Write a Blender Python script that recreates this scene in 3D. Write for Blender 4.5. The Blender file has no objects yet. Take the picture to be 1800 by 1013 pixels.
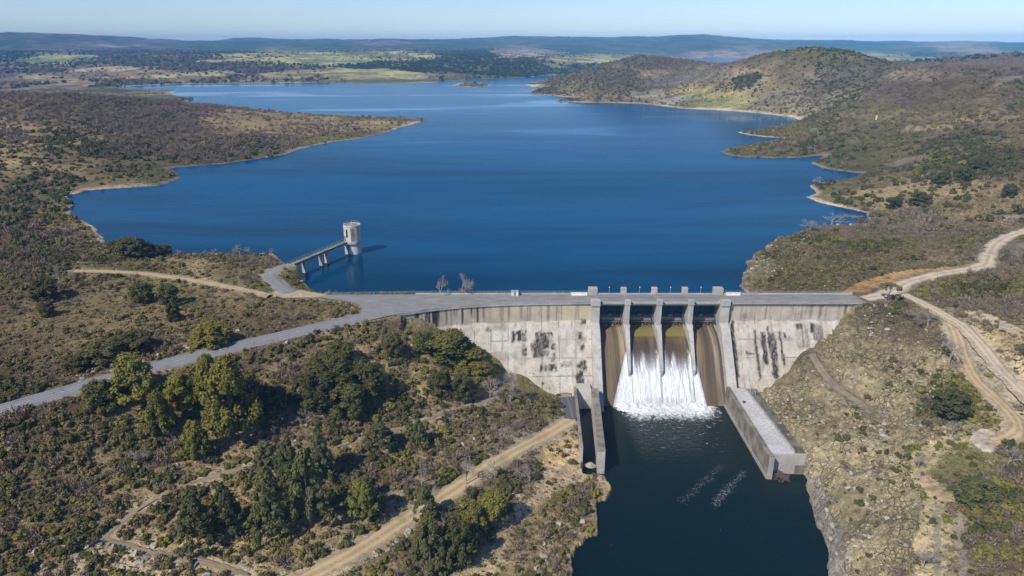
import bpy, bmesh, math, random
import numpy as np
from mathutils import Vector
random.seed(7); RNG = np.random.default_rng(11)
sc = bpy.context.scene
col = sc.collection
R = math.radians

# ---------------------------------------------------------------- camera frame
PITCH = R(19.65); CX, CY, CZ = 0.0, -235.0, 91.5; F = 1200.0
sp, cp = math.sin(PITCH), math.cos(PITCH)
def ray(px, py):
    a = (px - 900.0) / F; b = (506.5 - py) / F
    return (a, cp + b * sp, -sp + b * cp)
def at_z(px, py, z):
    d = ray(px, py); t = (z - CZ) / d[2]
    return (CX + d[0] * t, CY + d[1] * t, z)
def at_d(px, py, D):
    d = ray(px, py); t = D / d[1]
    return (CX + d[0] * t, CY + D, CZ + d[2] * t)
def to_px(x, y, z):
    Y = np.asarray(y) - CY; Z = np.asarray(z) - CZ
    w = np.maximum(Y * cp - Z * sp, 1.0)
    return 900 + F * (np.asarray(x) - CX) / w, 506.5 - F * (Y * sp + Z * cp) / w, w

# ---------------------------------------------------------------- numpy noise
def _h(ix, iy, s):
    n = (ix.astype(np.int64) * 374761393 + iy.astype(np.int64) * 668265263 + s * 1442695041) & 0x7fffffff
    n = ((n ^ (n >> 13)) * 1274126177) & 0x7fffffff
    n = n ^ (n >> 16)
    return (n & 0xffff) / 32767.5 - 1.0
def vn(x, y, s=0):
    x = np.asarray(x, float); y = np.asarray(y, float)
    ix = np.floor(x); iy = np.floor(y); fx = x - ix; fy = y - iy
    ix = ix.astype(np.int64); iy = iy.astype(np.int64)
    fx = fx * fx * fx * (fx * (fx * 6 - 15) + 10); fy = fy * fy * fy * (fy * (fy * 6 - 15) + 10)
    a = _h(ix, iy, s); b = _h(ix + 1, iy, s); c = _h(ix, iy + 1, s); d = _h(ix + 1, iy + 1, s)
    return (a + (b - a) * fx) * (1 - fy) + (c + (d - c) * fx) * fy
def fbm(x, y, s=0, o=4, g=.5):
    r = 0; a = 1.0; t = 0
    for k in range(o):
        r = r + a * vn(x * 2 ** k + 17.3 * k, y * 2 ** k - 9.1 * k, s + k); t += a; a *= g
    return r / t
def sstep(a, b, x):
    t = np.clip((x - a) / (b - a), 0, 1); return t * t * (3 - 2 * t)

def seg_dist(x, y, P, closed=False):
    """distance to a polyline and parameter (segment index + t)"""
    best = np.full(x.shape, 1e18); par = np.zeros(x.shape)
    n = len(P); m = n if closed else n - 1
    for i in range(m):
        ax, ay = P[i][:2]; bx, by = P[(i + 1) % n][:2]
        dx, dy = bx - ax, by - ay; L = dx * dx + dy * dy + 1e-12
        t = np.clip(((x - ax) * dx + (y - ay) * dy) / L, 0, 1)
        d = (x - ax - t * dx) ** 2 + (y - ay - t * dy) ** 2
        k = d < best
        best = np.where(k, d, best); par = np.where(k, i + t, par)
    return np.sqrt(best), par
def inside(x, y, P):
    r = np.zeros(x.shape, bool); n = len(P)
    for i in range(n):
        ax, ay = P[i][:2]; bx, by = P[(i + 1) % n][:2]
        if ay == by: continue
        k = ((ay > y) != (by > y)) & (x < (bx - ax) * (y - ay) / (by - ay) + ax)
        r ^= k
    return r
def sdist(x, y, P):
    d, _ = seg_dist(x, y, P, True)
    return np.where(inside(x, y, P), -d, d)

# ---------------------------------------------------------------- objects
def tag(o, label=None, cat=None, group=None, kind=None):
    if label: o['label'] = label
    if cat: o['category'] = cat
    if group: o['group'] = group
    if kind: o['kind'] = kind
    return o
def link(name, me, mat=None, parent=None):
    o = bpy.data.objects.new(name, me); col.objects.link(o)
    if mat: me.materials.append(mat)
    if parent: o.parent = parent
    return o
def empty(name, loc=(0, 0, 0)):
    o = bpy.data.objects.new(name, None); o.location = loc; o.empty_display_size = 1; col.objects.link(o); return o
def np_mesh(name, V, Fc, smooth=True):
    V = np.asarray(V, np.float32); Fc = np.asarray(Fc, np.int32); k = Fc.shape[1]
    me = bpy.data.meshes.new(name)
    me.vertices.add(len(V)); me.vertices.foreach_set('co', V.ravel())
    me.loops.add(Fc.size); me.loops.foreach_set('vertex_index', Fc.ravel())
    me.polygons.add(len(Fc)); me.polygons.foreach_set('loop_start', np.arange(0, Fc.size, k, dtype=np.int32))
    me.polygons.foreach_set('loop_total', np.full(len(Fc), k, np.int32))
    me.polygons.foreach_set('use_smooth', np.full(len(Fc), smooth))
    me.update(calc_edges=True); me.validate()
    return me
def attr(me, name, arr):
    arr = np.asarray(arr, np.float32)
    if arr.ndim == 1:
        a = me.attributes.new(name, 'FLOAT', 'POINT'); a.data.foreach_set('value', arr)
    else:
        if arr.shape[1] == 3: arr = np.concatenate([arr, np.ones((len(arr), 1), np.float32)], 1)
        a = me.attributes.new(name, 'FLOAT_COLOR', 'POINT'); a.data.foreach_set('color', arr.ravel())
def grid_faces(nr, nc):
    i = np.arange((nr - 1) * nc).reshape(nr - 1, nc)[:, :-1].ravel()
    return np.stack([i, i + 1, i + nc + 1, i + nc], 1)

class MB:
    """collects boxes, prisms and tubes into one mesh object"""
    def __init__(s): s.v = []; s.f = []
    def add(s, v, f):
        b = len(s.v); s.v += [tuple(p) for p in v]; s.f += [tuple(b + i for i in q) for q in f]; return s
    def box(s, x0, x1, y0, y1, z0, z1):
        v = [(x, y, z) for z in (z0, z1) for y in (y0, y1) for x in (x0, x1)]
        return s.add(v, [(0, 2, 3, 1), (4, 5, 7, 6), (0, 1, 5, 4), (2, 6, 7, 3), (0, 4, 6, 2), (1, 3, 7, 5)])
    def prism_x(s, prof, x0, x1, taper=None):
        """polygon of (y,z) points extruded along x"""
        n = len(prof); tp = taper or [0] * n
        v = [(x0 + t, y, z) for (y, z), t in zip(prof, tp)] + [(x1 - t, y, z) for (y, z), t in zip(prof, tp)]
        f = [tuple(range(n))[::-1], tuple(range(n, 2 * n))]
        f += [(i, (i + 1) % n, n + (i + 1) % n, n + i) for i in range(n)]
        return s.add(v, f)
    def prism_z(s, poly, z0, z1):
        n = len(poly)
        v = [(x, y, z0) for x, y in poly] + [(x, y, z1) for x, y in poly]
        f = [tuple(range(n))[::-1], tuple(range(n, 2 * n))]
        f += [(i, (i + 1) % n, n + (i + 1) % n, n + i) for i in range(n)]
        return s.add(v, f)
    def beam(s, a, b, w, h=None):
        a = Vector(a); b = Vector(b); h = h or w
        d = (b - a).normalized(); u = Vector((0, 0, 1)) if abs(d.z) < .9 else Vector((0, 1, 0))
        r = d.cross(u).normalized() * w / 2; u = r.cross(d).normalized() * h / 2
        v = [p + q for p in (a, b) for q in (-r - u, r - u, r + u, -r + u)]
        return s.add(v, [(0, 1, 2, 3), (7, 6, 5, 4), (0, 4, 5, 1), (1, 5, 6, 2), (2, 6, 7, 3), (3, 7, 4, 0)])
    def tube(s, pts, rad, n=6, cap=True):
        rings = []; m = len(pts)
        for i, p in enumerate(pts):
            p = Vector(p); q = Vector(pts[min(i + 1, m - 1)]) - Vector(pts[max(i - 1, 0)])
            q = q.normalized() if q.length > 1e-9 else Vector((0, 0, 1))
            u = q.cross(Vector((0, 0, 1)) if abs(q.z) < .95 else Vector((1, 0, 0))).normalized(); w = q.cross(u)
            r = rad[i] if isinstance(rad, (list, tuple)) else rad
            rings.append([p + (u * math.cos(t) + w * math.sin(t)) * r for t in [2 * math.pi * k / n for k in range(n)]])
        v = [p for rg in rings for p in rg]; f = []
        for i in range(m - 1):
            for k in range(n):
                a = i * n + k; b = i * n + (k + 1) % n; f.append((a, b, b + n, a + n))
        if cap: f += [tuple(range(n))[::-1], tuple(range((m - 1) * n, m * n))]
        return s.add(v, f)
    def build(s, name, mat, parent=None, bevel=0, smooth=False):
        me = bpy.data.meshes.new(name); me.from_pydata(s.v, [], s.f)
        bm = bmesh.new(); bm.from_mesh(me); bmesh.ops.recalc_face_normals(bm, faces=bm.faces); bm.to_mesh(me); bm.free()
        if smooth: me.polygons.foreach_set('use_smooth', [True] * len(me.polygons))
        o = link(name, me, mat, parent)
        if bevel:
            b = o.modifiers.new('bevel', 'BEVEL'); b.width = bevel; b.segments = 1; b.limit_method = 'ANGLE'
        return o

# ---------------------------------------------------------------- materials
class NT:
    """small helper to write node trees"""
    def __init__(s, name):
        s.m = bpy.data.materials.new(name); s.m.use_nodes = True; s.t = s.m.node_tree; s.t.nodes.clear()
        s.out = s.t.nodes.new('ShaderNodeOutputMaterial')
    def n(s, typ, **kw):
        nd = s.t.nodes.new('ShaderNode' + typ)
        for k, v in kw.items():
            if hasattr(nd, k) and k not in nd.inputs: setattr(nd, k, v)
        return nd
    def l(s, a, b): s.t.links.new(a, b)
    def set(s, sock, v):
        if v is None: return
        if hasattr(v, 'is_output') or isinstance(v, bpy.types.NodeSocket): s.l(v, sock)
        else:
            if hasattr(sock.default_value, '__len__') and isinstance(v, (tuple, list)) and len(v) == 3 and len(sock.default_value) == 4: v = (*v, 1)
            sock.default_value = v
    def pos(s): return s.n('NewGeometry').outputs['Position']
    def attr(s, name, color=False):
        a = s.n('Attribute'); a.attribute_name = name; return a.outputs['Color'] if color else a.outputs['Fac']
    def vscale(s, v, sc_):
        m = s.n('VectorMath'); m.operation = 'MULTIPLY'; s.l(v, m.inputs[0]); m.inputs[1].default_value = sc_; return m.outputs[0]
    def noise(s, v, scale, detail=4, rough=.55, dist=0, out='Fac'):
        m = s.n('TexNoise'); s.l(v, m.inputs['Vector']); m.inputs['Scale'].default_value = scale; m.inputs['Detail'].default_value = detail
        m.inputs['Roughness'].default_value = rough; m.inputs['Distortion'].default_value = dist; return m.outputs[out]
    def voro(s, v, scale, feat='F1', out='Distance', rnd=1):
        m = s.n('TexVoronoi'); m.feature = feat; s.l(v, m.inputs['Vector']); m.inputs['Scale'].default_value = scale; m.inputs['Randomness'].default_value = rnd; return m.outputs[out]
    def math(s, op, a, b=0.0, c=None, clamp=False):
        m = s.n('Math'); m.operation = op; m.use_clamp = clamp; s.set(m.inputs[0], a); s.set(m.inputs[1], b)
        if c is not None: s.set(m.inputs[2], c)
        return m.outputs[0]
    def ramp(s, f, a, b, lo=0.0, hi=1.0):
        m = s.n('MapRange'); m.interpolation_type = 'SMOOTHSTEP'; s.set(m.inputs[0], f)
        for i, v in enumerate((a, b, lo, hi)): s.set(m.inputs[i + 1], v)
        return m.outputs[0]
    def mix(s, f, a, b, mode='MIX'):
        m = s.n('Mix'); m.data_type = 'RGBA'; m.blend_type = mode; s.set(m.inputs[0], f); s.set(m.inputs[6], a); s.set(m.inputs[7], b); return m.outputs[2]
    def sep(s, v):
        m = s.n('SeparateXYZ'); s.l(v, m.inputs[0]); return m.outputs
    def bump(s, h, strength=.5, dist=.1, nrm=None):
        m = s.n('Bump'); s.set(m.inputs['Strength'], strength); m.inputs['Distance'].default_value = dist; s.l(h, m.inputs['Height'])
        if nrm: s.l(nrm, m.inputs['Normal'])
        return m.outputs[0]
    def bsdf(s, color, rough=.9, nrm=None, spec=.3, metal=0):
        p = s.n('BsdfPrincipled'); s.set(p.inputs['Base Color'], color); s.set(p.inputs['Roughness'], rough)
        p.inputs['Specular IOR Level'].default_value = spec; p.inputs['Metallic'].default_value = metal
        if nrm: s.l(nrm, p.inputs['Normal'])
        return p
    def done(s, sh):
        s.l(sh.outputs[0] if hasattr(sh, 'outputs') else sh, s.out.inputs['Surface']); return s.m
M = {}
def simple(name, c, rough=.9, var=.25, scale=1.0, spec=.2, metal=0, bump=0):
    t = NT(name); p = t.pos(); n = t.noise(p, scale, 5, .6)
    k = t.ramp(n, .3, .7, 1 - var, 1 + var)
    cc = t.mix(1.0, c, t.n('CombineColor').outputs[0], 'MULTIPLY')
    m = t.t.nodes.new('ShaderNodeVectorMath'); m.operation = 'SCALE'; m.inputs[0].default_value = c; t.l(k, m.inputs['Scale'])
    b = t.bump(n, .4, bump) if bump else None
    M[name] = t.done(t.bsdf(m.outputs[0], rough, b, spec, metal)); return M[name]
# ================================================================ TERRAIN
LAKE_PX = [(575,519),(560,515),(546,508),(533,494),(523,480),(510,470),(497,461),(488,452),(478,447),(450,446),(420,446.5),(370,447),(330,448),(290,448),(235,444),(205,438),(188,432),(180,415),(165,400),(142,387),(124,376),(122,368),(136,358),(118,347),(150,335),(190,332),(230,330),(275,327),(300,321),(316,312),(308,303),(298,296),(320,293.5),(360,291),(400,287),(450,280),(500,272),(530,261),(580,250.5),(640,242.5),(680,233),(700,226),(722,220),(738,214.5),(754,211),
 (735,208.5),(690,206),(650,204.5),(560,201),(480,196),(420,189),(370,184.5),(325,183),(318,180.5),(330,177.5),(345,174.5),(330,171),(300,166.5),(312,160),(280,158),(230,157.5),(195,155),(240,151),(282,149),(330,147.6),(379,147.3),(440,146.6),(520,145.6),(600,145),(660,145.6),(720,146),(760,145),(800,141.5),(850,139),(880,138),(910,137.2),(950,134),(985,131.5),(1020,131),(1010,134.5),(975,137.5),(945,144),(921,149),(935,152),(962,154.5),(950,157),(926,163),(945,166.5),(975,168.5),(1010,172),(990,175),(974,178),(1000,179.8),(1035,180.5),(1070,181),(1120,182),(1160,186),(1200,191.5),(1250,193),(1297,196),(1340,200),(1391,206),(1410,212),(1385,221),(1335,228),(1294,232.5),(1310,237),(1340,240.5),(1380,244),(1350,250),(1310,257),(1280,262),(1265,267),(1280,273),(1311,277),(1368,278),(1410,277),(1448,273.5),(1440,281),(1424,288),(1450,296),(1478,301),(1515,305),(1500,313),(1470,318),(1440,322),(1424,326),(1430,334),(1436,341),(1419,347),(1440,356),(1470,363),(1500,369),(1524,375),(1530,388),(1490,395),(1450,398),(1416,402),(1402,409),(1390,414),(1370,421),(1345,433),(1348,442),(1325,447),(1327,456),(1310,460),(1313,470),(1305,478),(1304,492),(1298,504),(1312,513),(1321,520)]
LAKE = [at_z(x, y, 0)[:2] for x, y in LAKE_PX]
LAKE2 = [at_z(x, y, 0)[:2] for x, y in [(1205,103),(1240,102),(1275,101.5),(1310,103),(1330,106),(1310,111),(1280,115),(1230,117),(1190,112)]]
ISLE = [at_z(x, y, 0)[:2] for x, y in [(797,150.5),(808,146.2),(830,145),(852,146.2),(866,150),(852,152.8),(820,153.2)]]
RIVER_PX = [(1049,712),(1051,740),(1056,790),(1060,828),(1058,838),(1078,862),(1068,880),(1052,886),(1050,915),(1050,940),(1030,952),(1012,962),(1004,985),(1006,1013),(1000,1060),(990,1120),(1480,1120),(1464,1060),(1457,1013),(1455,985),(1449,955),(1437,930),(1432,905),(1424,885),(1418,860),(1411,834),(1339,836),(1283,712)]
RIVER = [at_z(x, y, -28)[:2] for x, y in RIVER_PX]

# front (downstream) edge of the dam crest
CREST_PX = [(640,566),(690,554),(715,550),(750,545),(785,541),(820,538),(860,535.6),(900,534),(940,533.2),(990,532.4),(1040,532),(1520,531.5)]
CREST = [at_z(x, y, 3.5)[:2] for x, y in CREST_PX]
_cx = [p[0] for p in CREST]; _cy = [p[1] for p in CREST]
def yfront(x): return np.interp(x, _cx, _cy)
SL = .8
def on_face(px, py):
    d = ray(px, py); y = -10.0
    for _ in range(12):
        t = (y - CY) / d[1]; x = d[0] * t; yf = float(yfront(x))
        # y = yf + SL*(z+3.6), z = CZ + d2*(y-CY)/d1
        k = d[2] / d[1]
        yn = (yf + SL * (CZ - k * CY + 3.6)) / (1 - SL * k)
        zn = CZ + k * (yn - CY)
        if zn > -3.6: yn = yf
        y = yn
    return (d[0] * (y - CY) / d[1], y, CZ + d[2] * (y - CY) / d[1])

ctrl = []
def cz(*a):
    for px, py, z in a: ctrl.append(at_z(px, py, z))
def cd(*a):
    for px, py, D in a: ctrl.append(at_d(px, py, D))
# left plateau, field and road
cz((300,500,4.2),(0,450,9),(0,520,5.5),(150,470,5.8),(600,540,3.4),(450,470,5.4),(350,458,4.6),(0,650,2),(200,600,2.6),(400,560,3.2),(520,520,3.8),(480,480,5.4),(505,468,5.8),(460,500,4.6),(100,560,4),(560,540,3.4),
   (640,566,2.9),(575,575,3.2),(400,600,2.4),(200,655,1.4),(0,715,.3),(-250,790,-1),(-250,560,6),(-300,450,12),(-250,1000,-9),(-200,880,-7))
cd((0,400,350),(100,430,320),(0,345,430))
# left hill and peninsula
cd((0,168,800),(-120,160,800),(100,166,800),(200,173,800),(260,178,830),(320,183.5,860),(380,191,880),(450,197,905),(560,203,930),(650,205.5,940),(700,208,944),
   (0,205,720),(120,205,720),(220,205,740),(320,215,740),(420,215,790),(520,220,830),(620,222,845),(0,250,600),(150,250,600),(300,245,640),(400,245,660),(480,245,700),(200,300,500),(100,300,495),(0,300,480),(250,315,470),(-150,250,600),(-150,330,470),(-300,180,780))
# far left and far hills
cd((60,160,1440),(0,140,2000),(0,125,2300),(150,140,1950),(250,135,2000),(250,108,2650),(120,110,2800),(400,96,3300),(200,98,3200),(600,96,3300),(500,108,2700),(450,120,2350),(600,120,2300),(700,130,2000),(750,115,2400),(850,96,3000),(880,118,2350),(950,105,2600),(1000,118,2250),(1050,112,2700),(400,130,2100),(320,133,2000),(-150,120,2500),(1050,103,3400),
   (100,88,4600),(0,90,4600),(300,88,4800),(500,88,4800),(700,90,4600),(900,90,4700),(1050,95,4600),(1150,100,4300),(1400,100,4300),(1600,104,3300),(1560,100,3700),(1700,100,4000),(1500,96,4800),(1800,95,4500))
cd((-150,60,5600),(-60,57,5600),(0,57,5600),(60,58.5,5600),(130,61.5,5600),(180,69,5600),(240,77,5600),(300,82,5600),
   (230,76.5,8000),(270,70,8000),(290,68.5,8000),(330,76,8000),(360,73,9000),(400,70,9000),(435,66.5,9000),(470,69,9000),(500,72,9000),
   (350,82,7500),(380,79,7500),(330,76,7500),(420,82,7500),
   (480,74,7000),(540,70,7000),(600,68.5,7000),(680,67.5,7000),(760,70.5,7000),(860,71.5,7000),(960,71.5,7000),(1060,69,7000),(1120,66.5,7000),(1180,64,7000),(1230,62.8,7000),(1270,64,7000),(1340,69,7000),(1400,72.5,7000),
   (850,70,9000),(880,66.5,9000),(950,64,9000),(1000,67.5,9000),(1050,70,9000),
   (1480,74,7500),(1560,75.5,7500),(1650,74.5,7500),(1700,74,7500),(1800,77,7500),(1950,76,7500),
   (480,84,5600),(600,82,5600),(750,83,5600),(900,82,5600),(1050,84,5600),(1200,86,5600),(1300,86,5600),(1450,88,5600),(1600,87,5600),(1800,88,5600))
cd(*[(x, 82, 24000) for x in range(-200, 2100, 150)])
# right hills
cd((1140,97,1500),(1100,103,1510),(1180,101,1500),(1060,115,1530),(1000,131,1590),(960,141,1640),(1250,113,1480),(1210,106,1490),(1060,160,1290),(1000,160,1420),(1100,130,1400),(1150,140,1330),(1200,150,1280),(1250,160,1210),
   (1440,87,1150),(1400,92,1150),(1480,92,1130),(1340,106,1170),(1290,115,1220),(1560,110,1080),(1520,99,1110),(1400,150,1075),(1350,160,1070),(1300,150,1130),(1450,125,1100),(1480,150,1020),(1420,185,930),
   (1600,124,830),(1560,121,900),(1700,127.5,790),(1640,125,800),(1800,133,760),(1900,130,740),(1500,200,750),(1450,205,800),(1600,200,680),(1700,200,620),(1800,200,560),(1600,160,760),(1700,160,700),(1800,165,640),(1420,222,760),(1350,232,770),
   (1600,270,520),(1500,270,560),(1700,270,480),(1800,270,440),(1560,330,420),(1700,340,390),(1800,340,360),(1360,262,620),(1420,258,620),
   (1800,420,300),(1650,420,310),(1950,300,420),(2050,400,320),
   (1800,93,1550),(1760,98,1520),(1700,106,1500),(1640,117,1450),(1900,86,1550),(1500,113,1380),(1560,129,1300),(1610,134,1150),(1600,114,1900),(1520,111,2000),(1660,113,2300),(1560,109,2500),(1560,130,1500),(1000,150,1750))
cz((1500,440,5.7),(1400,470,4.3),(1600,460,6.8),(1740,450,8),(1640,482,6),(1580,500,4.6),(1530,525,3.7),(1800,480,8),(1700,530,6.2),(1800,560,5.2),(1640,553,2.4),(1800,650,.5),(1700,630,-1.5),(1780,740,-5),(1740,780,-7),(1650,620,-1.5),(1580,600,-5),(1530,560,-1),(1520,640,-10),(1600,700,-9),(1540,740,-14.5),(1450,720,-18.5),
   (1345,690,-20),(1385,745,-20.3),(1425,803,-20.3),(1440,840,-20.5),(1470,880,-20),(1492,960,-20),(1550,850,-15),(1650,850,-10.5),(1750,880,-8),(1800,1000,-7.5),(1600,1000,-15),(1700,1000,-11),(1520,1020,-18.5),(2000,700,3),(2000,1000,0),(1400,640,-13.5),(1420,620,-11),(2050,560,8),(1540,1150,-18))
# left valley side
cz((400,700,-4),(400,730,-6),(400,850,-13),(300,950,-16),(900,940,-24),(960,800,-22.5),(1000,860,-25.5),(900,1000,-24),(700,1000,-20.5),(800,950,-22.5),(640,800,-15.5),(900,780,-20.5),(760,770,-17),(550,740,-9),(700,700,-11),(800,720,-15),(650,620,-2),(720,590,-3),(960,720,-20),(300,780,-9),(150,800,-7),(0,850,-8),(0,1013,-14),(200,1013,-16),(400,1013,-18),(500,900,-16),(620,950,-18.8),(450,640,-.6),(250,690,-1.6),(100,740,-2),(770,880,-20),(550,1013,-19.5),(1000,740,-21.5),(1003,700,-21),(880,850,-21.2),(660,945,-19.8),(985,790,-23),(1015,840,-26),(1000,930,-26.5),(300,1150,-19),(600,1150,-22),(900,1150,-27))
for p in [(735,556),(765,572),(800,584),(830,604),(865,628),(890,648),(925,668),(960,690),(1000,700),(1505,537),(1490,552),(1470,572),(1440,604),(1410,634),(1385,660),(1350,688)]:
    ctrl.append(on_face(*p))
def shore_pts(P, z, step):
    out = []; n = len(P)
    for i in range(n):
        a, b = P[i], P[(i + 1) % n]
        L = math.hypot(b[0] - a[0], b[1] - a[1]); k = max(1, min(4, int(L / (step * math.hypot(a[0], a[1] - CY)))))
        for j in range(k): t = j / k; out.append((a[0] + (b[0] - a[0]) * t, a[1] + (b[1] - a[1]) * t, z))
    return out
shore = shore_pts(LAKE[:-1] , .5, .04)
shore = [s for s in shore if not (s[1] < 12 and -80 < s[0] < 90)]
ctrl += shore + [(x, y, .5) for x, y in LAKE2] + [(x, y, .5) for x, y in ISLE] + [at_d(830, 147.5, 1740)]
ctrl += [s for s in shore_pts(RIVER, -27.2, .1) if s[1] < -66]
C = np.array(ctrl)
def lp(x, y):
    r = np.hypot(x - CX, y - CY); return np.arctan2(x - CX, y - CY), np.log(np.maximum(r, 1))
VS = 1.1
cu, cv = lp(C[:, 0], C[:, 1]); cv = cv * VS
_d = np.hypot(cu[:, None] - cu[None], cv[:, None] - cv[None])
# drop near duplicates
keep = np.ones(len(C), bool)
for i in range(len(C)):
    if keep[i]:
        j = np.where(_d[i] < .006)[0]; keep[j[j > i]] = False
C = C[keep]; cu = cu[keep]; cv = cv[keep]
kern = lambda d: -np.sqrt(d * d + .012 ** 2)
def solve_rbf(val, lam=2e-4):
    n = len(val); A = np.zeros((n + 1, n + 1)); A[:n, :n] = kern(np.hypot(cu[:, None] - cu[None], cv[:, None] - cv[None])) + lam * np.eye(n)
    A[:n, n] = 1; A[n, :n] = 1
    return np.linalg.solve(A, np.append(val, 0))
# height scaled by distance so that far hills and near banks interpolate alike
rc = np.exp(cv / VS)
W = solve_rbf(C[:, 2])
NU = 1260; U = np.linspace(R(-63), R(63), NU)
V = np.concatenate([np.arange(math.log(42), math.log(620), .0042), np.arange(math.log(620), math.log(2600), .0062), np.arange(math.log(2600), math.log(11200), .008)])
NV = len(V)
u2 = np.linspace(U[0], U[-1], 360); v2 = np.linspace(V[0], V[-1], 560)
Zc = np.zeros((560, 360))
for i in range(0, 560, 20):
    uu, vv = np.meshgrid(u2, v2[i:i + 20] * VS)
    Zc[i:i + 20] = (kern(np.hypot(uu[..., None] - cu, vv[..., None] - cv)) @ W[:-1]) + W[-1]
def bil(Z, us, vs, u, v):
    a = np.clip(np.interp(u, us, np.arange(len(us))), 0, len(us) - 1.001); b = np.clip(np.interp(v, vs, np.arange(len(vs))), 0, len(vs) - 1.001)
    i = a.astype(int); j = b.astype(int); fa = a - i; fb = b - j
    return (Z[j, i] * (1 - fa) + Z[j, i + 1] * fa) * (1 - fb) + (Z[j + 1, i] * (1 - fa) + Z[j + 1, i + 1] * fa) * fb
UU, VV = np.meshgrid(U, V)
RR = np.exp(VV); X = CX + RR * np.sin(UU); Y = CY + RR * np.cos(UU)
Z = bil(Zc, u2, v2, UU, VV)
# ---- shores
sd1 = sdist(X, Y, LAKE); sdi = -sdist(X, Y, ISLE); sd2 = sdist(X, Y, LAKE2)
jit = np.minimum(RR * .003, 6)
jn = fbm(X / 14, Y / 14, 3, 3) * jit * 1.2 + fbm(X / 4, Y / 4, 9, 2) * jit * .5
SD = np.maximum(np.minimum(sd1, sd2), sdi) + jn * (RR < 2500)
near_dam = (Y < 30) & (X > -60) & (X < 88) & (Y > -40)
SDR = sdist(X, Y, RIVER) + fbm(X / 6, Y / 6, 5, 3) * 1.6 * sstep(-68, -76, Y)
# ---- relief noise
land = np.clip(SD / 25, 0, 1); landr = np.clip(SDR / 10, 0, 1)
px0, py0, _ = to_px(X, Y, Z)
px0 += fbm(X / (RR * .03), Y / (RR * .03), 31, 3) * 14; py0j = py0 + fbm(X / (RR * .03), Y / (RR * .03), 37, 3) * 8
ROCKY = inside(px0, py0j, [(1340,690),(1400,640),(1470,570),(1520,540),(1600,545),(1650,585),(1690,650),(1690,740),(1600,800),(1620,900),(1580,1100),(1450,1100),(1400,835)]).astype(float)
ROCKY = np.maximum(ROCKY, .55 * inside(px0, py0j, [(1300,505),(1340,430),(1420,400),(1420,440),(1350,500)]))
mid = sstep(250, 600, RR)
rel = fbm(X / 28, Y / 28, 41, 3) * 1.1 * land * landr * sstep(110, 200, RR)
rel += fbm(X / 6.5, Y / 6.5, 43, 3) * .38 * landr * land
rel += mid * land * (fbm(X / 90, Y / 90, 47, 4) * 5.0 + fbm(X / 25, Y / 25, 53, 3) * 1.6) * np.clip(SD / 120, .1, 1)
rel += sstep(1600, 3500, RR) * land * (fbm(X / 420, Y / 420, 59, 4) * 16 + sstep(3500, 5000, RR) * fbm(X / 900, Y / 900, 65, 5) * 22)
rid = 1 - np.abs(fbm(X / 7, Y / 7, 61, 3)) * 2
rid2 = 1 - np.abs(fbm((X + .5 * Y) / 3.4, (Y - .4 * X) / 5.5, 63, 3)) * 2
rel += ROCKY * landr * (rid * 1.7 + rid2 * 1.2 + fbm(X / 2.2, Y / 2.2, 67, 3) * .9 - .8)
gull = np.abs(vn(X / 60, Y / 60, 71)); rel -= mid * land * (1 - sstep(0, .25, gull)) * 3 * np.clip(SD / 100, 0, 1)
roadfree = np.ones_like(Z)
Zb = np.maximum(Z, .35)
LK = (Y > 3.6) | (sd1 < 30)
Zl = np.where(SD > 0, np.minimum(np.maximum(Z, .3 + 0 * Z), .15 + SD * .55), np.maximum(-.4 - np.abs(SD) * .3, -6))
Z = np.where(Y > 3.6, Zl, Z)
Z = np.where((SDR < 0) & (Y < -18), -28.6 - np.minimum(np.abs(SDR) * .8, 5), np.where((SDR > 0) & (Y < -25), np.maximum(Z, -27.9 + np.minimum(SDR * .5, .6)), Z))
Zbase = Z.copy()
Z = Z + rel
Z = np.where((Y > 3.6) & (SD > 0), np.maximum(Z, .12), Z)
Z = np.where((Y > 3.6) & (SD <= 0), np.minimum(Z, -.35), Z)
Z = np.where((SDR > 0) & (Y < -25), np.maximum(Z, -27.9), Z)
def Zat(x, y, arr=None):
    u, v = lp(np.asarray(x, float), np.asarray(y, float)); return bil(Z if arr is None else arr, U, V, u, v)
def ground(px, py, arr=None):
    """where the ray of a photo pixel first meets the ground"""
    A = Z if arr is None else arr
    d = ray(px, py); u = math.atan2(d[0], d[1]); h = math.hypot(d[0], d[1])
    a = min(max(np.interp(u, U, np.arange(NU)), 0), NU - 1.001); i = int(a); fa = a - i
    prof = A[:, i] * (1 - fa) + A[:, i + 1] * fa
    zr = CZ + d[2] / h * np.exp(V)
    k = np.where(zr <= prof)[0]; k = int(k[0]) if len(k) else NV - 1
    if k > 0:
        g0 = zr[k - 1] - prof[k - 1]; g1 = prof[k] - zr[k]; t = g0 / (g0 + g1 + 1e-9)
        r = math.exp(V[k - 1]) * (1 - t) + math.exp(V[k]) * t
    else: r = math.exp(V[0])
    return (CX + r * math.sin(u), CY + r * math.cos(u), CZ + d[2] / h * r)

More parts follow.
